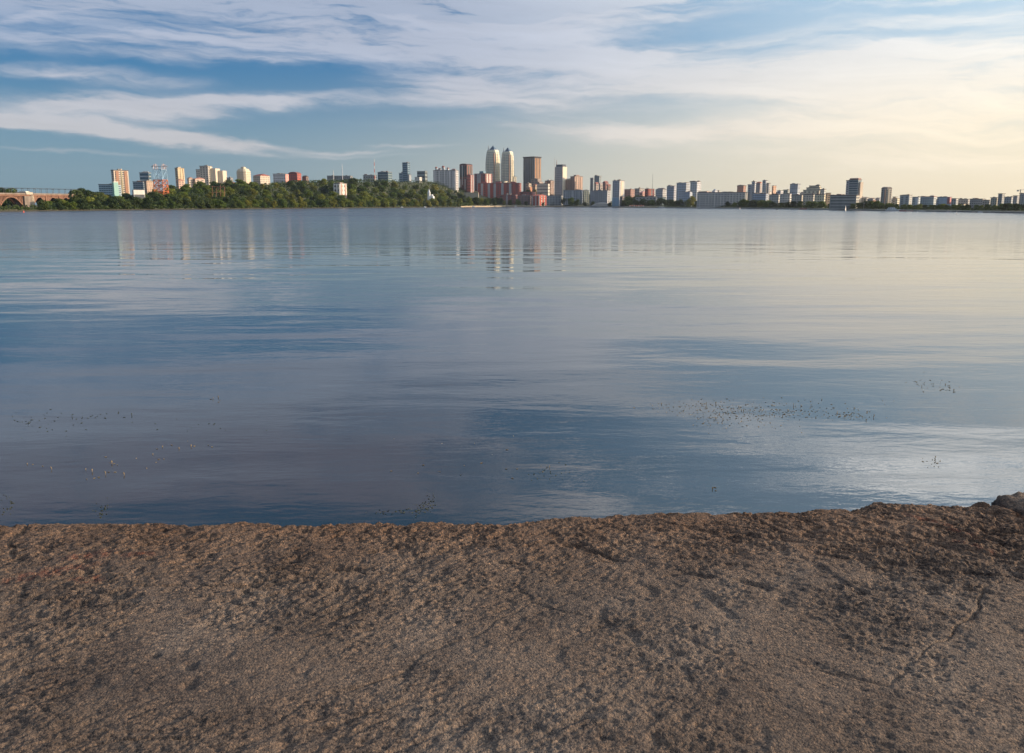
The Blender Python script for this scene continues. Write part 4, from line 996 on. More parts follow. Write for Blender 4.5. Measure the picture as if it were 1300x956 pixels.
b_.body(0, .62, 0, 1, 0, b_.h * .86).windows(fl=3.6, ns=0, cap=30, nf=4); b_.body(.5, 1, 0, 1).windows(fl=3.6, cap=50).rooftop(.2, .8, 2.0, (.34, .20, .16)); b_.strips('s', (.3, .8), .12, (.56, .40, .32))
MB().box(b_.x0 + b_.a * .05, b_.x0 + b_.a * .55, b_.y0 - .5, b_.y0 + 2, b_.h * .86 + .55, b_.h * .92).build('white_band', wall_mat(WHITE), b_.root)
b_ = B('apartment_block', 'bluish grey six storey riverside block in front of the white slab tower', 714, 737, 740, 241.5, 62, (.33, .36, .40), 10); b_.body().windows(nf=9, ns=1, fl=3.0, cap=60).strips('f', (.12, .5, .85), .05, (.45, .46, .48), 'pilaster')
b_ = B('house', 'cream block with bright sunlit side closing the six storey riverside block', 738.5, 740, 746, 242, 60, (.66, .58, .40), 60); b_.body().windows(fl=3.1, nf=1, ns=3, cap=20).rooftop(.2, .8, 1, CREAM)
b_ = B('apartment_block', 'grey riverside block between the cream house and the slim white tower', 747, 769, 773, 242, 66, (.36, .37, .40), 14); b_.body().windows(nf=8, ns=1, fl=3.0, cap=60).strips('f', (.2, .45, .7), .06, (.24, .25, .28), 'bay').rooftop(.4, .6, 1.4)
b_ = B('apartment_tower', 'lower grey tower of the pair behind the pink gabled houses', 747.3, 751, 753, 226, 190, (.29, .34, .38), 36); b_.body().windows(fl=3.6, cap=40)
b_ = B('apartment_tower', 'higher grey tower of the pair behind the pink gabled houses', 752.4, 758.5, 761.2, 223.6, 185, (.28, .33, .36), 32); b_.body().windows(fl=3.6, cap=50).rooftop(.05, .5, .9)
for i, (p0, sp_, p1, yt, lb) in enumerate([(752.5, 755, 758, 233.5, 'pale gabled house with sunlit white gable below the grey tower pair'), (758, 760, 763.5, 234, 'narrow white gabled house squeezed between the pale gables'),
                                           (763, 766.5, 770, 232, 'highest reddish gabled house beside the pale gabled houses'), (768.5, 770, 773, 236, 'small brownish gabled house at the end of the gabled row')]):
    b_ = B('house', lb, p0, sp_, p1, yt, 120, ((.58, .48, .42), (.64, .56, .50), (.42, .22, .19), (.40, .28, .24))[i], 52); b_.body(roof=False).pitched(2.2, (.30, .12, .10) if i != 1 else (.40, .34, .32), ridge='y').windows(fl=3.4, cap=16)
b_ = B('apartment_tower', 'slim white apartment tower standing on the shore with a pale blue base', 775.2, 784, 790.2, 229.5, 34, (.56, .57, .58), 36)
b_.body().windows(nf=3, ns=1, fl=2.9, cap=60, glass=GL_W, ratio=.5).strips('s', (.5,), .5, (.70, .58, .46), 'bay', .3); b_.strips('f', (.48,), .96, (.34, .48, .58), 'base_cladding', .5, z0=0, z1=b_.h * .36)  # cream side strip paints sunlight onto the white tower
b_ = B('building', 'small brown block attached to the slim white shore tower', 784.5, 788, 790.5, 250, 26, (.34, .26, .24), 40); b_.body().windows(fl=3, cap=8)
for i, (p0, sp_, p1, yt, tf, wl_, lb) in enumerate([
    (790, 798, 803, 240.5, 200, (.38, .22, .19), 'low reddish building beyond the dark trees by the slim white tower'),
    (803, 809, 815, 239.5, 190, (.36, .33, .32), 'low grey brown building next to the bright red tower block'),
    (809, 813, 817, 244.5, 120, (.56, .34, .30), 'pink roofed hall at the foot of the bright red tower block')]):
    b_ = B('building', lb, p0, sp_, p1, yt, tf, wl_, 34); b_.body(roof=(i != 2)).windows(fl=3.2, cap=20)
    if i == 2: b_.pitched(1.8, (.56, .28, .26))
b_ = B('apartment_tower', 'bright red and white striped tower block near the thin antenna', 815.5, 820, 827.5, 240, 110, (.44, .12, .10), 52); b_.body().strips('s', (.28,), .2, (.60, .22, .16)).strips('s', (.6,), .12, WHITE).windows(fl=3.1, nf=1, ns=3, cap=30)
b_ = B('building', 'low pale building with a sunlit corner among the shore trees', 834, 838, 842, 250.5, 44, (.64, .54, .40), 50); b_.body().windows(fl=3, cap=6)
b_ = B('building', 'long low grey building under the bright red tower block', 804, 830, 832, 250, 60, (.34, .34, .34), 8); b_.body().windows(fl=3, nf=8, ns=0, cap=20)
for q in [
    (829, 838, 843, 240.5, 90, (.36, .37, .38), 'grey terrace block with a dark gabled attic', 'apartment_block', 'g'),
    (843, 852, 856, 236.5, 95, (.33, .35, .39), 'blue grey terrace block stepping up from the dark gabled one', 'apartment_block', 't'),
    (855, 867, 872, 232.3, 92, (.35, .39, .44), 'widest blue grey high block of the stepped terrace', 'apartment_block', 't'),
    (872, 880.5, 885.5, 231, 98, (.42, .43, .45), 'pale grey high block with a flat cornice beside the tall olive tree', 'apartment_tower', 'c'),
    (862, 872, 875, 244, 50, (.38, .42, .48), 'low bluish block under the stepped terrace', 'apartment_block', 't')]:
    b_ = B(q[7], q[6], q[0], q[1], q[2], q[3], q[4], q[5], 34); b_.body(roof=q[8] != 'g').windows(fl=3.0, cap=70)
    if q[8] == 'g': b_.pitched(2.0, (.14, .12, .12))
    if q[8] == 't': b_.rooftop(.1, .35, 1.0, q[5]).rooftop(.6, .9, .8, (.3, .2, .18))
    if q[8] == 'c': MB().box(b_.x0 - .8, b_.x1 * .6, b_.y0 - .8, b_.y1, b_.h + .52, b_.h + 1.4).build('cornice', wall_mat((.24, .24, .24)), b_.root)
# long facade
b_ = B('apartment_block', 'very long grey beige riverside facade with many bays', 879.5, 941, 944, 244.5, 44, (.40, .38, .35), 8)
b_.body(parapet=.7).windows(nf=16, ns=0, fl=2.9, cap=96).strips('f', (.13, .30, .45, .62, .80, .95), .028, (.48, .46, .42), 'pilaster', .5); MB().box(b_.x0 + b_.a * .02, b_.x0 + b_.a * .2, b_.y0 + 1, b_.y1, b_.h + .72, b_.h + 1.7).build('attic', wall_mat((.34, .26, .22)), b_.root)
b_ = B('rotunda', 'small pale domed rotunda rising behind the very long facade', 899.5, 903, 906.5, 242, 90, (.48, .48, .50), 40)
b_.body(roof=False); rr_ = b_.a * .55
MB().loft([[(rr_ * c * math.cos(2*PI*k/14), rr_ * c * math.sin(2*PI*k/14), b_.h + rr_ * .85 * s_) for k in range(14)] for c, s_ in ((1, .0), (.92, .35), (.70, .68), (.38, .90), (.05, 1.0))]).build('dome', wall_mat((.50, .52, .55)), b_.root, smooth=True)
b_ = B('apartment_tower', 'brown brick tower with a rounded dark top behind the very long facade', 930.5, 938.5, 941.8, 236.5, 80, (.34, .19, .15), 30); b_.body(parapet=1.0).windows(fl=3.0, cap=44).rooftop(.1, .9, 1.6, (.22, .13, .11), fy0=.1, fy1=.9)
for q in [
    (943.8, 948, 950.5, 234.6, 62, (.36, .38, .40), 'lowest shoulder of the grey high rise cluster next to the brown brick tower', 'apartment_tower', None),
    (948.5, 952.5, 954.5, 230.8, 66, (.38, .40, .42), 'tall grey high rise in the cluster beside the one with the red roof', 'apartment_tower', None),
    (954, 959, 961.5, 232.4, 62, (.38, .33, .32), 'high rise with an orange red roof in the middle of the grey cluster', 'apartment_tower', (.50, .18, .12)),
    (961.8, 966, 968.5, 229.6, 66, (.40, .41, .42), 'tallest pale grey high rise of the cluster with boxes on its roof', 'apartment_tower', None),
    (967.5, 969.8, 971.5, 233, 70, (.30, .30, .30), 'narrow dark high rise closing the grey cluster', 'apartment_tower', None),
    (950, 967, 970, 246, 40, (.34, .38, .44), 'lower blue grey block before the cluster of grey high rises', 'apartment_block', None),
    (974, 975.8, 979.3, 236.2, 70, (.56, .30, .20), 'slim red tower glowing in the sun next to the grey cluster', 'apartment_tower', None),
    (981, 985, 988.5, 242.3, 60, (.48, .48, .50), 'low white grey block just past the slim red tower', 'apartment_block', None),
    (988.5, 994, 996.5, 241.3, 62, (.28, .30, .28), 'low dark grey green block leaning on the blue grey tower', 'apartment_block', None),
    (996.3, 1006, 1009.3, 234, 58, (.36, .40, .44), 'stout blue grey tower with white balcony bands', 'apartment_tower', None)]:
    b_ = B(q[7], q[6], q[0], q[1], q[2], q[3], q[4], q[5], 34, roof=q[8] or (.13, .12, .12)); b_.body(parapet=.5).windows(fl=2.9, cap=60)
    if 'red roof' in q[6] and q[8]: b_.pitched(1.8, q[8])
    if 'boxes' in q[6] or 'stout' in q[6]: b_.rooftop(.1, .5, 1.6, (.42, .43, .44)).rooftop(.6, .9, .9, (.42, .43, .44))
    if 'stout' in q[6]: b_.bands(6, None, .22, mat=wall_mat((.55, .57, .60)), name='balcony_row')
b_ = B('office_building', 'beige building stepping up to a flat centre beyond the blue grey tower', 1013, 1033.5, 1035.5, 241.5, 60, (.46, .42, .33), 10)
b_.body().windows(fl=3, nf=8, ns=0, cap=30); zt = b_.h; b_.body(.18, 1, .1, 1, zt + .55, zt + 2.2).body(.33, .95, .2, 1, zt + 2.75, zt + 3.9)
b_ = B('apartment_block', 'pale grey block attached beside the beige stepped building', 1034, 1039.5, 1041.5, 240.6, 62, (.40, .40, .38), 24); b_.body().windows(fl=3, cap=24)
for q in [(971, 983, 984.5, 247.5, 38, (.38, .36, .33), 'grey beige old quarter block at the foot of the slim red tower'), (984.5, 997, 999, 246.5, 36, (.40, .39, .37), 'pale block with many windows under the stout blue grey tower'),
          (999, 1012, 1014, 248, 38, (.44, .40, .34), 'beige block between shore trees under the stepped building'), (1014, 1026.5, 1028, 247.3, 36, (.42, .39, .34), 'weathered beige block just short of the cream corner house'),
          (1028, 1040, 1041.5, 247.4, 35, (.52, .46, .34), 'cream corner house with a red awning below by the long grey slab')]:
    b_ = B('apartment_block', q[6], q[0], q[1], q[2], q[3], q[4], q[5], 12); b_.body().windows(fl=2.8, cap=45).rooftop(.2, .4, .8).rooftop(.6, .72, .6)
b_ = B('building', 'brown sunlit building standing behind the end of the long grey slab', 1041.5, 1043.5, 1048, 245.5, 60, (.50, .34, .22), 62); b_.body().windows(fl=3, cap=16)
b_ = B('office_building', 'long windowless looking grey brown slab by the river below the tallest tower', 1046.5, 1080, 1084, 248.3, 18, (.26, .26, .24), 12); b_.body(parapet=.6).bands(4, GL, .3).rooftop(.2, .5, 1.0, (.36, .15, .10))
b_ = B('skyscraper', 'tallest grey glass tower of the far shore with a narrow sunlit side', 1066, 1080.8, 1085, 228.5, 40, (.40, .43, .45), 26, cat='skyscraper')
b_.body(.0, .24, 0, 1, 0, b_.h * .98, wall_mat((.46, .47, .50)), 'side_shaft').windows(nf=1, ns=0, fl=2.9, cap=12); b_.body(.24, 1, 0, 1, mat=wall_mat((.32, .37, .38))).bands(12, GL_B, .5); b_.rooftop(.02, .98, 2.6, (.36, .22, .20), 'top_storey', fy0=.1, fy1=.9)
MB().box(b_.x1 + .15, b_.x1 + 1.6, b_.y0 + b_.b * .2, b_.y1, 0, b_.h * .93).build('sun_tinted_face', wall_mat((.52, .44, .36)), b_.root)  # narrow side face of the tower, coloured warm to show it sunlit
for q in [(1084, 1093, 1096, 250.8, 60, (.36, .34, .32), 'low grey house row past the tallest tower'), (1094, 1101, 1103, 252.5, 45, (.42, .38, .36), 'low pale house beside the small orange one'),
          (1101, 1102.3, 1105, 254.5, 40, (.60, .26, .18), 'small orange house glowing in the sun near the rounded tower'), (1104, 1109, 1111, 251.5, 55, (.34, .36, .38), 'blue grey house tucked against the rounded tower')]:
    b_ = B('house', q[6], q[0], q[1], q[2], q[3], q[4], q[5], 30); b_.body(roof=False).pitched(.8, (.24, .20, .19)).windows(fl=3, cap=12)
b_ = B('apartment_tower', 'rounded brown and cream tower with a curved dark cap', 1109.2, 1116.5, 1125.3, 239.5, 36, (.34, .31, .27), 48)
A_, B2 = b_.a / 2, b_.b / 2
MB().loft([oct_ring(A_, B2, 0, .35), oct_ring(A_, B2, b_.h, .35)]).build('wall', b_.wall, b_.root)
MB().loft([oct_ring(A_ * 1.03, B2 * 1.03, b_.h + .01, .35), oct_ring(A_ * .95, B2 * .95, b_.h + .7, .35), oct_ring(A_ * .7, B2 * .7, b_.h + 1.3, .35)]).build('roof', wall_mat((.20, .17, .15)), b_.root)
b_.cur = (b_.x0 + A_ * .35, b_.x1, b_.y0, b_.y1 - B2 * .35, 0, b_.h); b_.strips('s', (.42,), .14, (.62, .54, .42), 'pier').strips('f', (.85,), .18, (.50, .30, .22), 'pier').windows(nf=3, ns=3, fl=2.8, cap=48)  # side pier tinted as sunlit cream, front pier as shaded brown
for q in [(1125.5, 1129, 1130.5, 250.2, 50, (.33, .31, .30), 'narrow dark block beside the rounded brown tower', 0), (1130, 1131.5, 1135.5, 252, 44, (.52, .46, .36), 'cream lit block before the wide pale grey one', 0),
          (1134.3, 1146, 1149.5, 248, 36, (.38, .39, .38), 'wide pale grey block with a flat raised centre', 1), (1150, 1158, 1161, 250.3, 38, (.34, .38, .40), 'blue grey block with a bright white panel next to the pale one', 2),
          (1160, 1177, 1180, 249.8, 34, (.37, .40, .40), 'long grey green block with red roof coping', 3), (1181, 1197, 1199, 250.5, 32, (.40, .46, .50), 'bluish hall with a white front panel and pink corner', 4),
          (1199, 1205, 1207.5, 252.3, 34, (.36, .36, .35), 'plain grey block just past the bluish hall', 0), (1208, 1220, 1222, 253, 50, (.33, .32, .31), 'low dull row of roofs past the plain grey block', 0),
          (1208.5, 1215, 1216.5, 259.2, 22, (.54, .46, .36), 'low beige strip building sunlit above the moored white boats', 0), (1222, 1238, 1240, 252.8, 46, (.30, .30, .30), 'broad dull grey roofline midway along the low town', 0),
          (1238, 1247, 1249, 254.3, 44, (.34, .33, .31), 'small grey roof before the yellowish slab', 0), (1248, 1256, 1257.5, 251.2, 44, (.48, .43, .34), 'yellowish slab adjoining the dark upright tower', 0),
          (1257, 1262, 1265.5, 246.2, 44, (.30, .31, .31), 'dark upright tower above the low town near the crane', 0), (1265, 1274, 1277, 250.3, 46, (.36, .37, .37), 'grey block between the upright tower and the crane', 0),
          (1276, 1281, 1283, 248.8, 44, (.35, .35, .36), 'grey shoulder block just under the crane', 0), (1283.5, 1292, 1295, 245.9, 42, (.37, .38, .38), 'tall grey block beneath the crane', 1), (1294, 1302, 1306, 248.6, 40, (.35, .35, .35), 'last grey block of the far shore', 0)]:
    b_ = B('apartment_block', q[6], q[0], q[1], q[2], q[3], q[4], q[5], 24, roof=(.36, .12, .10) if q[7] == 3 else (.14, .13, .13)); b_.body(parapet=.3).windows(fl=2.6, cap=40, pitch=3)
    if q[7] == 1: b_.rooftop(.15, .8, 1.2, q[5])
    if q[7] == 2: MB().box(b_.x0 + b_.a * .5, b_.x0 + b_.a * .95, b_.y0 - .4, b_.y0 + .02, b_.h * .45, b_.h - .1).build('white_panel', wall_mat((.62, .64, .68)), b_.root)
    if q[7] == 4:
        MB().box(b_.x0 + b_.a * .2, b_.x0 + b_.a * .8, b_.y0 - .4, b_.y0 + .02, b_.h * .45, b_.h - .1).build('white_panel', wall_mat((.55, .62, .68)), b_.root)
        MB().box(b_.x0 + b_.a * .82, b_.x1 + .2, b_.y0 - .4, b_.y0 + 2, b_.h * .5, b_.h + .25).build('pink_corner', wall_mat((.58, .26, .26)), b_.root)

for i in range(34):
    px = 822 + i * 14.4 + R.uniform(-4, 4); w = R.uniform(5, 14)
    yt = lerp_tab([(822, 244), (900, 243), (1040, 247), (1100, 252.5), (1300, 254.5)], px) + R.uniform(-1.5, 1.5); g_ = R.uniform(.26, .46)
    b_ = B('apartment_block', 'dull distant block in the broken row of roofs behind the far riverside buildings', px - w / 2, px + w * .28, px + w / 2, yt, R.uniform(130, 210), (g_ * R.uniform(1, 1.15), g_, g_ * R.uniform(.9, 1)), R.uniform(20, 45),
           group='distant row of roofs behind the far shore', roof=R.choice(((.14, .13, .13), (.30, .13, .10), (.22, .2, .19))))
    b_.body(parapet=.4).windows(cap=24)
# ------------------------------------------------------------------ white chapel in the trees
x, y, z = place(549, 40); k = y / F
ch = thing('chapel', 'small white chapel with a pointed bell tower peeking out of yellowish trees', 'chapel', (x, y, z - 1), -.25)
zt = at(549, 249, y)[2] - (z - 1)
MB().box(-4.2 * k, 3.2 * k, -2.5, 4, 0, zt).build('nave', wall_mat((.78, .78, .78)), ch)
mb = MB(); mb.box(-3.6 * k, -.8 * k, -3.2, -.2, 0, at(548, 245, y)[2] - (z - 1)); mb.build('bell_tower', wall_mat((.80, .80, .80)), ch)
zb = at(548, 245, y)[2] - (z - 1); za = at(548, 240, y)[2] - (z - 1)
MB().prism([(-3.8 * k, -3.4), (-.6 * k, -3.4), (-.6 * k, 0), (-3.8 * k, 0)], zb, za, .08).build('spire', wall_mat((.74, .75, .78)), ch)
MB().tube((-2.2 * k, -1.7, za - .2), (-2.2 * k, -1.7, za + 1.6), .12, .06).build('cross', wall_mat((.5, .42, .3)), ch)
MB().loft([[(1.4 * k + 1.5 * c * math.cos(2*PI*j/12), .5 + 1.5 * c * math.sin(2*PI*j/12), zt + 2.4 * s_) for j in range(12)] for c, s_ in ((1, 0), (1, .45), (.8, .75), (.3, 1.0), (.05, 1.2))]).build('dome', wall_mat((.74, .75, .78)), ch, smooth=True)

# ------------------------------------------------------------------ masts and pylons
def mast_at(px, toff, y0, y1, r, col, label, cat='mast', name='radio_mast', bands=None):
    x, y, z = place(px, toff); zt = at(px, y0, y)[2]
    o = thing(name, label, cat, (x, y, z - .5))
    H = zt - z + .5
    if not bands: MB().tube((0, 0, 0), (0, 0, H), r, r * .5).build('pole', wall_mat(col), o)
    else:
        for j in range(bands): MB().tube((0, 0, H * j / bands), (0, 0, H * (j + 1) / bands), r * (1 - .06 * j), r * (1 - .06 * (j + 1))).build('pole_section', wall_mat((.55, .14, .10) if j % 2 else (.6, .6, .6)), o)
    MB().box(-r * 2, r * 2, -r * 2, r * 2, 0, 1.2).build('base', wall_mat(GREY), o)
    return o
mast_at(428, 185, 216, 225, .75, (.55, .55, .56), 'short white mast on the wooded crest')
mast_at(439.3, 185, 208, 225, .5, (.62, .62, .64), 'tall thin white mast on the wooded crest')
mast_at(479.2, 200, 202, 225, .7, None, 'red and white banded mast rising above the wood', bands=7)
mast_at(825, 100, 221, 240, .35, (.30, .28, .28), 'thin dark antenna behind the bright red tower block', 'antenna', 'antenna')
mast_at(702.7, 150, 200, 230, .4, (.5, .4, .36), 'thin aerial standing just before the spire of the white slab tower', 'antenna', 'antenna')
# crane on the last high block
x, y, z = place(1284.2, 36)
cr = thing('tower_crane', 'tower crane standing before the grey blocks near the end of the town', 'crane', (x, y, z - .3)); zt = at(1284, 240.5, y)[2] - z + .3
MB().tube((0, 0, 0), (0, 0, zt), .30, .25, 4).build('mast', wall_mat((.32, .30, .28)), cr)
MB().tube((-1.4, 0, zt - .4), (3.2, .5, zt - .2), .13, .08, 4).build('jib', wall_mat((.32, .30, .28)), cr); MB().box(-1.9, -1.1, -.3, .3, zt - 1.1, zt - .3).build('counterweight', wall_mat(GREY), cr)
# river crossing pylon
x, y, z = place(212.6, 95); k = y / F
py_ = thing('power_pylon', 'huge lattice power pylon, white and blue above and orange at its foot, in the wood', 'pylon', (x, y, z - 1), -.1)
def zz_of(p): return at(212.6, p, y)[2] - z + 1
hw = 5.9 * k
def lattice(z0, z1, w0, w1, n, r, mat, name):
    mb = MB()
    for sx_ in (-1, 1):
        for sy_ in (-1, 1): mb.tube((sx_ * w0, sy_ * w0, z0), (sx_ * w1, sy_ * w1, z1), r * 1.5, r * 1.2, 5)
    for j in range(n):
        a = z0 + (z1 - z0) * j / n; c = z0 + (z1 - z0) * (j + 1) / n; wa = w0 + (w1 - w0) * j / n; wc = w0 + (w1 - w0) * (j + 1) / n
        cs = [(-1, -1), (1, -1), (1, 1), (-1, 1)]
        for q in range(4):
            p, t = cs[q], cs[(q + 1) % 4]
            mb.tube((p[0]*wa, p[1]*wa, a), (t[0]*wc, t[1]*wc, c), r, r, 4); mb.tube((t[0]*wa, t[1]*wa, a), (p[0]*wc, p[1]*wc, c), r, r, 4); mb.tube((p[0]*wc, p[1]*wc, c), (t[0]*wc, t[1]*wc, c), r, r, 4)
    return mb.build(name, mat, py_)
ORG = wall_mat((.55, .17, .06)); LB = wall_mat((.30, .46, .60)); PW = wall_mat((.66, .50, .46))
lattice(zz_of(258), zz_of(228.5), hw * 1.08, hw * 1.0, 4, .28, ORG, 'lower_lattice')
lattice(zz_of(228.5), zz_of(215.5), hw * .98, hw * .92, 1, .24, LB, 'upper_lattice')
mb = MB()
for sx_ in (-1, 1):
    for sy_ in (-1, 1): mb.tube((sx_ * hw * .92, sy_ * hw * .9, zz_of(215.5)), (sx_ * hw * .9, sy_ * hw * .5, zz_of(208.5)), .28, .22, 5)
    mb.tube((sx_ * hw * .92, 0, zz_of(215)), (sx_ * hw * .9, 0, zz_of(208)), .5, .4, 5)
mb.build('top_post', PW, py_)
mb = MB()
for sy_ in (-1, 1):
    mb.tube((-hw * 1.75, sy_ * .5, zz_of(211.2)), (hw * 1.75, sy_ * .5, zz_of(211.2)), .26, .26, 4); mb.tube((-hw * 1.75, sy_ * .5, zz_of(211.2)), (-hw * .9, sy_ * .5, zz_of(209)), .2, .2, 4); mb.tube((hw * 1.75, sy_ * .5, zz_of(211.2)), (hw * .9, sy_ * .5, zz_of(209)), .2, .2, 4)
for j in range(12): 
    xa = -hw * 1.75 + j * hw * 3.5 / 12; mb.tube((xa, -.5, zz_of(211.2)), (xa + hw * 3.5 / 12, .5, zz_of(211.2)), .12, .12, 4)
mb.build('crossarm', wall_mat((.40, .38, .42)), py_)
for sx_ in (-1.7, -.9, .9, 1.7): MB().tube((hw * sx_, 0, zz_of(211.2)), (hw * sx_, 0, zz_of(213.4)), .18, .14, 5).build('insulator', wall_mat((.3, .3, .32)), py_)
# small site cranes and orange frame in the wood
x, y, z = place(283, 60)
fr = thing('play_frame', 'rusty open lattice frame poking out of the wood below the stepped cream flats', 'frame', (x, y, z)); zt = at(283, 233.5, y)[2] - z
mb = MB()
for dx in (-6, -2, 2, 6): mb.tube((dx, 0, 0), (dx + 1, 0, zt * (.86 + .1 * math.sin(dx))), .22, .18, 5)
for dz in (.5, .85): mb.tube((-6.5, 0, zt * dz), (7.5, 0, zt * dz * .95), .18, .18, 5)
mb.tube((-6, 0, zt * .4), (6.5, 0, zt * .9), .18, .18, 5); mb.build('lattice', wall_mat((.44, .20, .12)), fr)

# ------------------------------------------------------------------ arched railway bridge
STONE = wall_mat((.20, .105, .07), var=.3); STONE2 = wall_mat((.22, .18, .15), var=.3)
Yb = 505 + 52
P0 = at(-90, 248, 505 + 10); P1 = at(110, 248, 640)
P0 = (P0[0], P0[1]); P1 = (P1[0], P1[1])
L = math.hypot(P1[0] - P0[0], P1[1] - P0[1]); ang = math.atan2(P1[1] - P0[1], P1[0] - P0[0])
br = thing('railway_bridge', 'reddish concrete railway bridge with tall open spandrel arches and a round stone pier', 'bridge', (P0[0], P0[1], 0), ang)
def s_of(px):   # distance along the bridge seen in column px
    u = (px - CX) / F; dx, dy = P1[0] - P0[0], P1[1] - P0[1]
    t = (u * P0[1] - P0[0]) / (dx - u * dy); return t * L
zd = 5 + (258.7 - 247.2) / 1000 * 575
MB().box(-60, L + 6, -4.2, 4.2, zd - 1.1, zd).build('deck', STONE, br)
for sy_ in (-1, 1): MB().box(-60, L + 6, sy_ * 4.2 - .2, sy_ * 4.2 + .2, zd + .01, zd + 1.0).build('parapet', STONE2, br)
def arch(sa, sb, zs, za):
    for sy_ in (-3.2, 3.2):
        n = 18; rings = []
        for j in range(n + 1):
            t = j / n; xx = sa + (sb - sa) * t; zz_ = zs + (za - zs) * (1 - (2 * t - 1) ** 2)
            rings.append([(xx, sy_ - .7, zz_ - .55), (xx, sy_ + .7, zz_ - .55), (xx, sy_ + .7, zz_ + .55), (xx, sy_ - .7, zz_ + .55)])
        MB().loft(rings).build('arch_rib', STONE, br)
        for j in range(1, n, 1):
            t = j / n; xx = sa + (sb - sa) * t; zz_ = zs + (za - zs) * (1 - (2 * t - 1) ** 2)
            if zz_ < zd - 2.2: MB().box(xx - .3, xx + .3, sy_ - .5, sy_ + .5, zz_, zd - 1.12).build('spandrel_column', STONE, br)
def pier(sc_, w, mat=STONE, zt=None): MB().prism([(sc_ - w, -4.6), (sc_ + w, -4.6), (sc_ + w, 4.6), (sc_ - w, 4.6)], -1, (zt or zd) - 1.12, .86).build('pier', mat, br)
za = zd - 1.6
edges = [(-75, -38), (-34, -2), (3.5, 34.5), (47, 62), (64.5, 79), (81, 94)]
for a, c in edges: arch(s_of(a), s_of(c), 2.6 if c < 40 else 4.2, za)
for c, w in ((-36, 1.2), (.8, 1.5), (63.3, .9), (80, .8), (95.5, .8)): pier(s_of(c), w)
# big round pier with caps
sp_a, sp_b = s_of(34.5), s_of(47.5); sm = (sp_a + sp_b) / 2; sw = (sp_b - sp_a) / 2
MB().box(sm - sw, sm + sw * .5, -4.8, 5, -1, zd - 1.12).build('abutment', STONE2, br)
MB().tube((sm + sw * .55, -3.6, -1), (sm + sw * .55, -3.6, zd - .6), sw * .48, sw * .40, 14).build('round_tower', wall_mat((.36, .30, .23), var=.25), br)
MB().box(sm - sw * .6, sm + sw * .7, -4.9, 4.9, zd + .01, zd + 1.7).build('lookout', wall_mat((.48, .42, .34)), br)
MB().box(sm - sw * .3, sm + sw * .4, -3, 3, zd + 1.71, zd + 2.4).build('lookout_roof', wall_mat((.6, .58, .52)), br)
# catenary posts along the deck
px = -48
while px < 104:
    s_ = s_of(px); c_, si = math.cos(ang), math.sin(ang)
    cm = thing('catenary_mast', 'thin dark catenary post with a crossbar on the railway bridge deck', 'mast', (P0[0] + c_ * s_, P0[1] + si * s_, zd + .005), ang, 'catenary posts on the railway bridge')
    mb = MB(); mb.tube((0, 3.5, 0), (0, 3.5, 4.6), .13, .10, 5); mb.tube((0, -3.5, 0), (0, -3.5, 4.6), .13, .10, 5); mb.build('post', wall_mat((.10, .10, .11)), cm)
    MB().tube((0, -3.9, 4.2), (0, 3.9, 4.2), .10, .10, 5).build('crossbar', wall_mat((.10, .10, .11)), cm)
    px += 7.6
mb = MB()
for sy_ in (-3.5, 3.5): mb.tube((-55, sy_, zd + 4.65), (L, sy_, zd + 4.65), .05, .05, 4)
o = mb.build('overhead_wire', wall_mat((.08, .08, .08))); o.location = (P0[0], P0[1], 0); o.rotation_euler = (0, 0, ang); tag(o, 'overhead wires strung between the catenary posts of the railway bridge', 'wire')

# ------------------------------------------------------------------ shore: beach wall, mound, paths
SAND = wall_mat((.42, .33, .22), var=.25); QUAY = wall_mat((.30, .28, .25), var=.3)
def shore_strip(pa, pb, t0, t1, zt, mat, name, label, kind=None, cat=None, step=4):
    rings = []; px = pa
    while px <= pb + .01:
        A = place(px, t0); Bq = place(px, t1)
        h0 = zt * (.9 + .1 * math.sin(px * .5))
        rings.append([(A[0], A[1], -.6), (Bq[0], Bq[1], -.6), (Bq[0], Bq[1], h0), (A[0], A[1] + .3, h0 * .8)])
        px += step
    o = MB().loft(rings).build(name, mat)
    tag(o, label, cat, kind=kind); return o
shore_strip(586, 716, -3, 10, 2.3, SAND, 'beach', 'tan sandy beach bank below the long red brick building', kind='structure')
shore_strip(716, 792, -2, 6, 1.3, QUAY, 'path', 'dark stony shore path below the grey riverside blocks', kind='structure')
shore_strip(792, 832, -2, 8, 1.5, SAND, 'beach', 'sandy strip beside the slim white shore tower', kind='structure')
shore_strip(832, 1420, -1, 5, 1.1, QUAY, 'path', 'dark low stone promenade edge of the far shore', kind='structure')
shore_strip(-120, 586, -1.5, 4, .9, wall_mat((.035, .033, .022), var=.3), 'path', 'dark earthy bank under the hillside wood', kind='structure')
# grey sand mound
x, y, z = place(762, 16)
mb = MB(); rings = []
for r_, h_ in ((1, 0), (.9, .18), (.7, .50), (.45, .80), (.2, .96), (.04, 1)):
    rings.append([(16.5 * r_ * math.cos(2*PI*k/24) * (1 + .1 * math.sin(3 * k)), 9 * r_ * math.sin(2*PI*k/24), 6.6 * h_ - .8) for k in range(24)])
o = mb.loft(rings).build('sand_mound', wall_mat((.22, .22, .21), var=.3), smooth=True); o.location = (x, y, z); tag(o, 'wide grey mound of sand on the shore in front of the grey riverside blocks', 'mound')
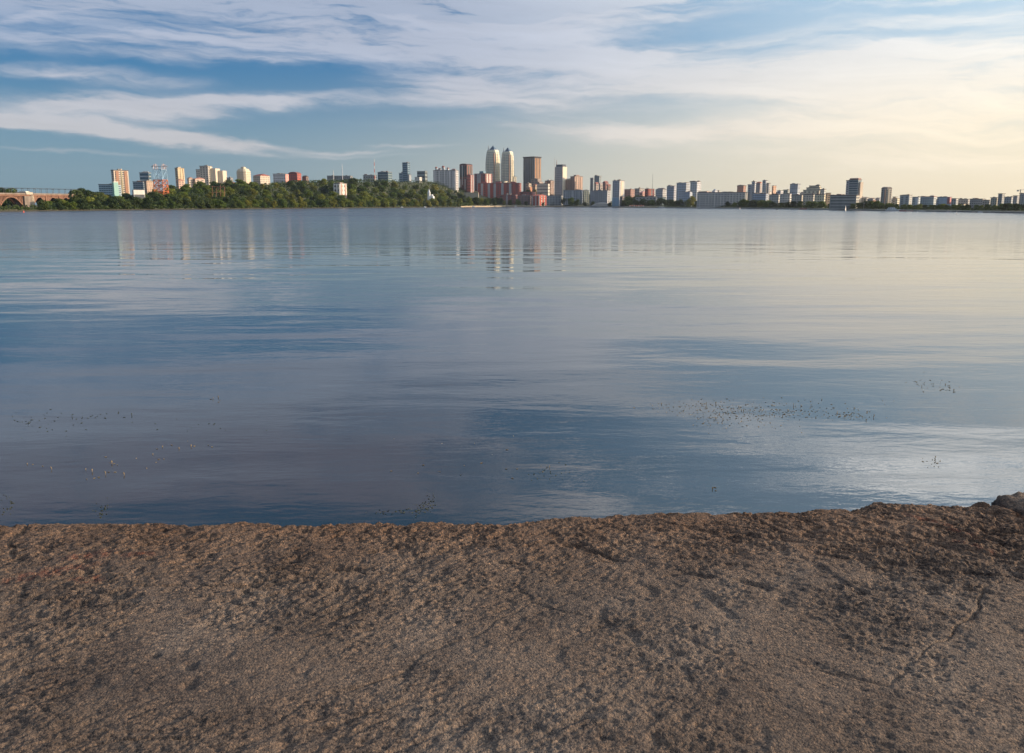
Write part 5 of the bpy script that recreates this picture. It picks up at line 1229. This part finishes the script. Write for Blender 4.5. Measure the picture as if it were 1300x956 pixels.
# cabins of a small marina: orange and white huts
for i in range(7):
    px = 797.5 + i * 2.8; x, y, z = place(px, 7); k = y / F
    o = thing('beach_hut', 'low orange and white hut in the row along the sandy shore', 'hut', (x, y, 1.45), -.3, 'orange and white beach huts')
    MB().box(-1.0, 1.0, -1, 1, 0, 1.1).build('wall', wall_mat((.62, .30, .22) if i % 2 else (.70, .58, .52)), o)
    m_ = MB(); m_.v = [(-1.2, -1.2, 1.11), (1.2, -1.2, 1.11), (1.2, 1.2, 1.11), (-1.2, 1.2, 1.11), (0, 0, 2.0)]; m_.f = [(0, 3, 2, 1), (0, 1, 4), (1, 2, 4), (2, 3, 4), (3, 0, 4)]; m_.build('roof', wall_mat((.62, .20, .14)), o)

# ------------------------------------------------------------------ boats and buoys
def hull(mb, L_, W_, H_, z=0.0):
    rings = []
    for t, w, sh in ((-.5, .75, 0), (-.2, 1, 0), (.15, 1, .02), (.38, .62, .10), (.5, .06, .22)):
        rings.append([(t * L_, -w * W_ / 2 * .6, z - .25), (t * L_, w * W_ / 2 * .6, z - .25), (t * L_, w * W_ / 2, z + H_ * (1 + sh)), (t * L_, -w * W_ / 2, z + H_ * (1 + sh))])
    return mb.loft(rings)
def sailboat(px, py, hpx, rz, label, sail=(.80, .78, .74)):
    x, y, z = on_level(px, py, 0); k = y / F; H = hpx * k
    o = thing('sailboat', label, 'sailboat', (x, y, 0), rz)
    hull(MB(), H * .65, H * .2, H * .09).build('hull', wall_mat((.75, .74, .72)), o)
    MB().tube((0, 0, .1), (0, 0, H), .05, .03).build('mast', wall_mat((.4, .4, .4)), o)
    m_ = MB(); m_.v = [(-.02, -.03, H * .96), (-.02, -.03, H * .14), (-H * .34, -.03, H * .14), (-.02, .03, H * .96), (-.02, .03, H * .14), (-H * .34, .03, H * .14)]
    m_.f = [(0, 1, 2), (3, 5, 4), (0, 3, 4, 1), (1, 4, 5, 2), (2, 5, 3, 0)]; m_.build('mainsail', wall_mat(sail), o)
    m_ = MB(); m_.v = [(.05, -.02, H * .8), (.05, -.02, H * .14), (H * .28, -.02, H * .12), (.05, .02, H * .8), (.05, .02, H * .14), (H * .28, .02, H * .12)]
    m_.f = [(0, 2, 1), (3, 4, 5), (0, 1, 4, 3), (1, 2, 5, 4), (2, 0, 3, 5)]; m_.build('jib', wall_mat(sail), o)
    return o
sailboat(1073.4, 267.9, 7.6, .9, 'slim white sailboat off the long grey slab')
sailboat(1214.3, 271.3, 3.2, .2, 'small white sailboat under full sail off the low town')
sailboat(939.4, 265.8, 3.4, .3, 'tiny sailboat with a white and a pinkish sail off the very long facade', (.72, .58, .54))
def motorboat(px, tof, lpx, hpx, label, hullc=(.72, .72, .72), cab=(.78, .78, .78), rz=0.0, decks=1, name='motorboat', cat='boat', group=None):
    Yd = lerp_tab(YS, px) + tof; x = (px - CX) / F * Yd; k = Yd / F; Lb = lpx * k; H = hpx * k
    o = thing(name, label, cat, (x, Yd, 0), rz - math.atan2(x, Yd), group)
    hull(MB(), Lb, Lb * .24, H * .40).build('hull', wall_mat(hullc), o)
    for d in range(decks):
        z0 = H * .42 + d * H * .28
        MB().box(-Lb * (.40 - .08 * d), Lb * (.22 - .1 * d), -Lb * .09, Lb * .09, z0, z0 + H * .27).build('cabin', wall_mat(cab), o)
        me_ = MB().box(-Lb * .02, Lb * .02, -.05, .03, 0, H * .12).mesh('cabin_window', GL)
        for j in range(4): inst('cabin_window', me_, o, (-Lb * (.32 - .08 * d) + j * Lb * .12, -Lb * .09, z0 + H * .08))
    return o
motorboat(1127, -6, 17, 4.8, 'large white passenger ship moored before the rounded brown tower', decks=2, name='passenger_ship', cat='ship')
motorboat(1139, -5, 8, 3.0, 'small dark red boat moored at the bow of the white passenger ship', (.45, .16, .14), (.6, .5, .48))
motorboat(1148, -4, 8, 2.6, 'low red and grey boat moored past the dark red one', (.50, .26, .22), (.4, .4, .4))
motorboat(1163, -4, 11, 2.0, 'long flat white barge moored below the grey green block', (.62, .62, .60), (.55, .55, .55))
motorboat(1016, -5, 13, 2.4, 'long red boat moored before the cream corner house', (.50, .14, .12), (.45, .30, .28))
motorboat(1197, -5, 6, 2.8, 'small boat with a pinkish cabin near the bluish hall', (.5, .5, .5), (.70, .50, .42))
motorboat(1229, -5, 5, 1.8, 'beige boat first of two before the dull grey roofline', (.62, .50, .42), (.5, .45, .4))
motorboat(1236.5, -5, 6, 2.2, 'white boat second of two before the dull grey roofline', (.70, .70, .68))
motorboat(886, -6, 7, 2.2, 'small white boat moored at the foot of the tall olive tree')
motorboat(838, -5, 9, 2.0, 'pale grey boat lying at the shore path below the grey terrace', (.5, .5, .5))
motorboat(512, -8, 3.2, 2.0, 'tiny white boat under the hillside wood west of the chapel')
motorboat(541, -8, 3.0, 2.4, 'tiny white boat beside the shore just below the chapel')
motorboat(602, -9, 4, 1.6, 'tiny white boat at the start of the sandy bank')
motorboat(654.5, -9, 3, 2.6, 'small pale boat drawn up on the sandy bank under the twin towers', (.6, .56, .5))
motorboat(678, -9, 3, 1.6, 'tiny boat at the sandy bank before the red gabled house', (.3, .28, .26))
def buoy(px, py, s, col, label):
    x, y, z = on_level(px, py, 0); o = thing('buoy', label, 'buoy', (x, y, 0))
    MB().loft([[(s * r_ * math.cos(2*PI*k/12), s * r_ * math.sin(2*PI*k/12), s * h_) for k in range(12)] for r_, h_ in ((.5, -.3), (.8, 0), (.8, .5), (.45, 1.0), (.15, 1.5))]).build('float', wall_mat(col), o)
    MB().tube((0, 0, s * 1.4), (0, 0, s * 2.2), s * .12, s * .08).build('light_post', wall_mat(col), o)
    return o
buoy(30, 269.8, .62, (.60, .12, .10), 'red buoy floating off the arched railway bridge')
buoy(986.3, 266.6, .75, (.03, .03, .03), 'black buoy floating before the old quarter blocks')
buoy(1215, 272.2, .2, (.5, .4, .3), 'very small tan buoy beside the small sailboat under full sail')

# street lamps on the far promenade, only the pale ones that show
lamp = None
for px, yt in ((867.5, 256), (893, 256.5), (908, 257), (912, 257.5), (1090, 257.5), (1057, 257)):
    x, y, z = place(px, 6); H = at(px, yt, y)[2] - z
    if lamp is None:
        lamp = thing('street_lamp', 'thin pale street lamp on the far promenade', 'street lamp', (x, y, z), 0, 'pale lamps on the far promenade')
        MB().tube((0, 0, 0), (0, 0, 5), .10, .06).build('pole', wall_mat((.55, .55, .53)), lamp); MB().box(-.1, .9, -.12, .12, 4.95, 5.12).build('lamp_head', wall_mat((.6, .6, .58)), lamp); o = lamp
    else: o = copy_tree(lamp)
    o.location = (x, y, z - .1); o.scale = (1, 1, max(.6, H / 5))

# ------------------------------------------------------------------ water weeds
WEED = foliage_mat('weed', (.08, .055, .025), (.24, .17, .08), (.42, .32, .18))
WEED_G = foliage_mat('weed_green', (.03, .04, .02), (.05, .06, .025), (.10, .10, .04))
def weeds(pts, n, seed, label, mat=WEED, flat=.7, size=1.0, tall=1.0):
    rs = np.random.RandomState(seed); v = []; f = []
    for i in range(n):
        cx, cy, rx_, ry_ = pts[rs.randint(len(pts))]
        px = cx + rs.randn() * rx_ * .5; py = cy + rs.randn() * ry_ * .5
        x, y, z = on_level(px, py, 0)
        if y < 5.4: continue
        p = np.array((x, y, .004)); a = rs.rand() * 2 * PI; k = len(v)
        if rs.rand() < flat:      # floating leaf scrap, slightly curled
            l_ = (.012 + .03 * rs.rand() ** 2) * size; w_ = l_ * (.25 + .3 * rs.rand()); d = np.array((math.cos(a), math.sin(a), 0)); e = np.array((-d[1], d[0], 0)); up = np.array((0, 0, 1.0))
            v += [tuple(p - d * l_ + up * .006), tuple(p - e * w_), tuple(p + d * l_ + up * l_ * .16), tuple(p + e * w_ + up * .006), tuple(p - up * .01)]
            f += [(k, k + 1, k + 2, k + 3), (k, k + 4, k + 1), (k + 1, k + 4, k + 2), (k + 2, k + 4, k + 3), (k + 3, k + 4, k)]
        else:                     # flower spike standing out of the water
            h_ = (.05 + .11 * rs.rand()) * tall; lean = np.array((rs.randn() * .25, rs.randn() * .25, 1.0)); r_ = .004 + .003 * rs.rand()
            mbb = MB(); mbb.tube(p - np.array((0, 0, .03)), p + lean * h_ * .55, r_, r_ * .9, 5); mbb.tube(p + lean * h_ * .5, p + lean * h_, r_ * 2.1, r_ * 1.0, 6)
            v += mbb.v; f += [tuple(q + k for q in ff) for ff in mbb.f]
    me = bpy.data.meshes.new('water_weeds'); me.from_pydata([tuple(map(float, q)) for q in v], [], f); me.materials.append(mat)
    o = bpy.data.objects.new('water_weeds', me); COL.objects.link(o); tag(o, label, 'water weeds', kind='stuff')
weeds([(960, 523, 90, 12), (920, 522, 70, 14), (1010, 522, 60, 10), (905, 530, 30, 14), (880, 516, 60, 10), (1080, 528, 30, 6), (960, 528, 60, 18), (1000, 518, 110, 10)], 620, 1, 'wide patch of brownish water weeds breaking the surface', flat=.965, size=.8, tall=.35)
weeds([(1185, 485, 28, 7), (1200, 493, 20, 8), (1172, 490, 10, 12)], 46, 2, 'sparse far patch of weed tips on the pale water', flat=.9, tall=.35)
weeds([(1186, 584, 10, 4), (1190, 590, 12, 8)], 16, 3, 'small lone tuft of pale weed near the concrete edge', flat=.9, tall=.35)
weeds([(75, 530, 50, 12), (60, 540, 60, 16), (30, 534, 20, 8), (250, 540, 80, 12), (120, 528, 60, 5)], 80, 4, 'scattered dark weed scraps on the violet grey water', mat=WEED_G, flat=.96, tall=.35)
weeds([(145, 590, 40, 20), (120, 600, 30, 10), (190, 580, 20, 14), (40, 590, 30, 8), (240, 566, 60, 5)], 34, 5, 'few weed spikes and scraps in dark water', flat=.75, tall=.45)
weeds([(555, 600, 50, 10), (620, 575, 60, 16), (660, 598, 40, 8), (580, 560, 70, 8), (275, 508, 10, 4), (905, 620, 4, 3)], 30, 6, 'stray weed tips dotted over the open water', flat=.8, tall=.4)
weeds([(535, 645, 18, 10), (500, 650, 40, 4), (545, 636, 10, 10), (12, 640, 14, 14), (130, 650, 10, 10), (700, 600, 30, 14)], 190, 7, 'dark green weed just below the embankment edge', mat=WEED_G, flat=1.1, size=.6)

# ------------------------------------------------------------------ evening haze over the river
hm = bpy.data.materials.new('haze'); hm.use_nodes = True; hn = hm.node_tree.nodes; hn.remove(hn['Principled BSDF'])
pv = hn.new('ShaderNodeVolumePrincipled'); pv.inputs['Density'].default_value = HAZE; pv.inputs['Color'].default_value = (.93, .95, 1, 1); pv.inputs['Anisotropy'].default_value = .85
hm.node_tree.links.new(pv.outputs[0], hn['Material Output'].inputs['Volume'])
o = MB().box(-7000, 7000, -700, 4300, -8, 190).build('haze', hm); tag(o, 'thin evening haze over river and town', kind='stuff')
# ------------------------------------------------------------------ view
scene.view_settings.view_transform = 'Standard'; scene.view_settings.look = 'None'; scene.view_settings.exposure = .42; scene.view_settings.gamma = 1
scene.view_settings.use_curve_mapping = False
scene.render.engine = 'CYCLES'
scene.cycles.max_bounces = 6; scene.cycles.use_denoising = True
print('wood trees', N_WOOD, 'trees', NTREE[0], 'buildings', NB[0], 'objects', len(bpy.data.objects))
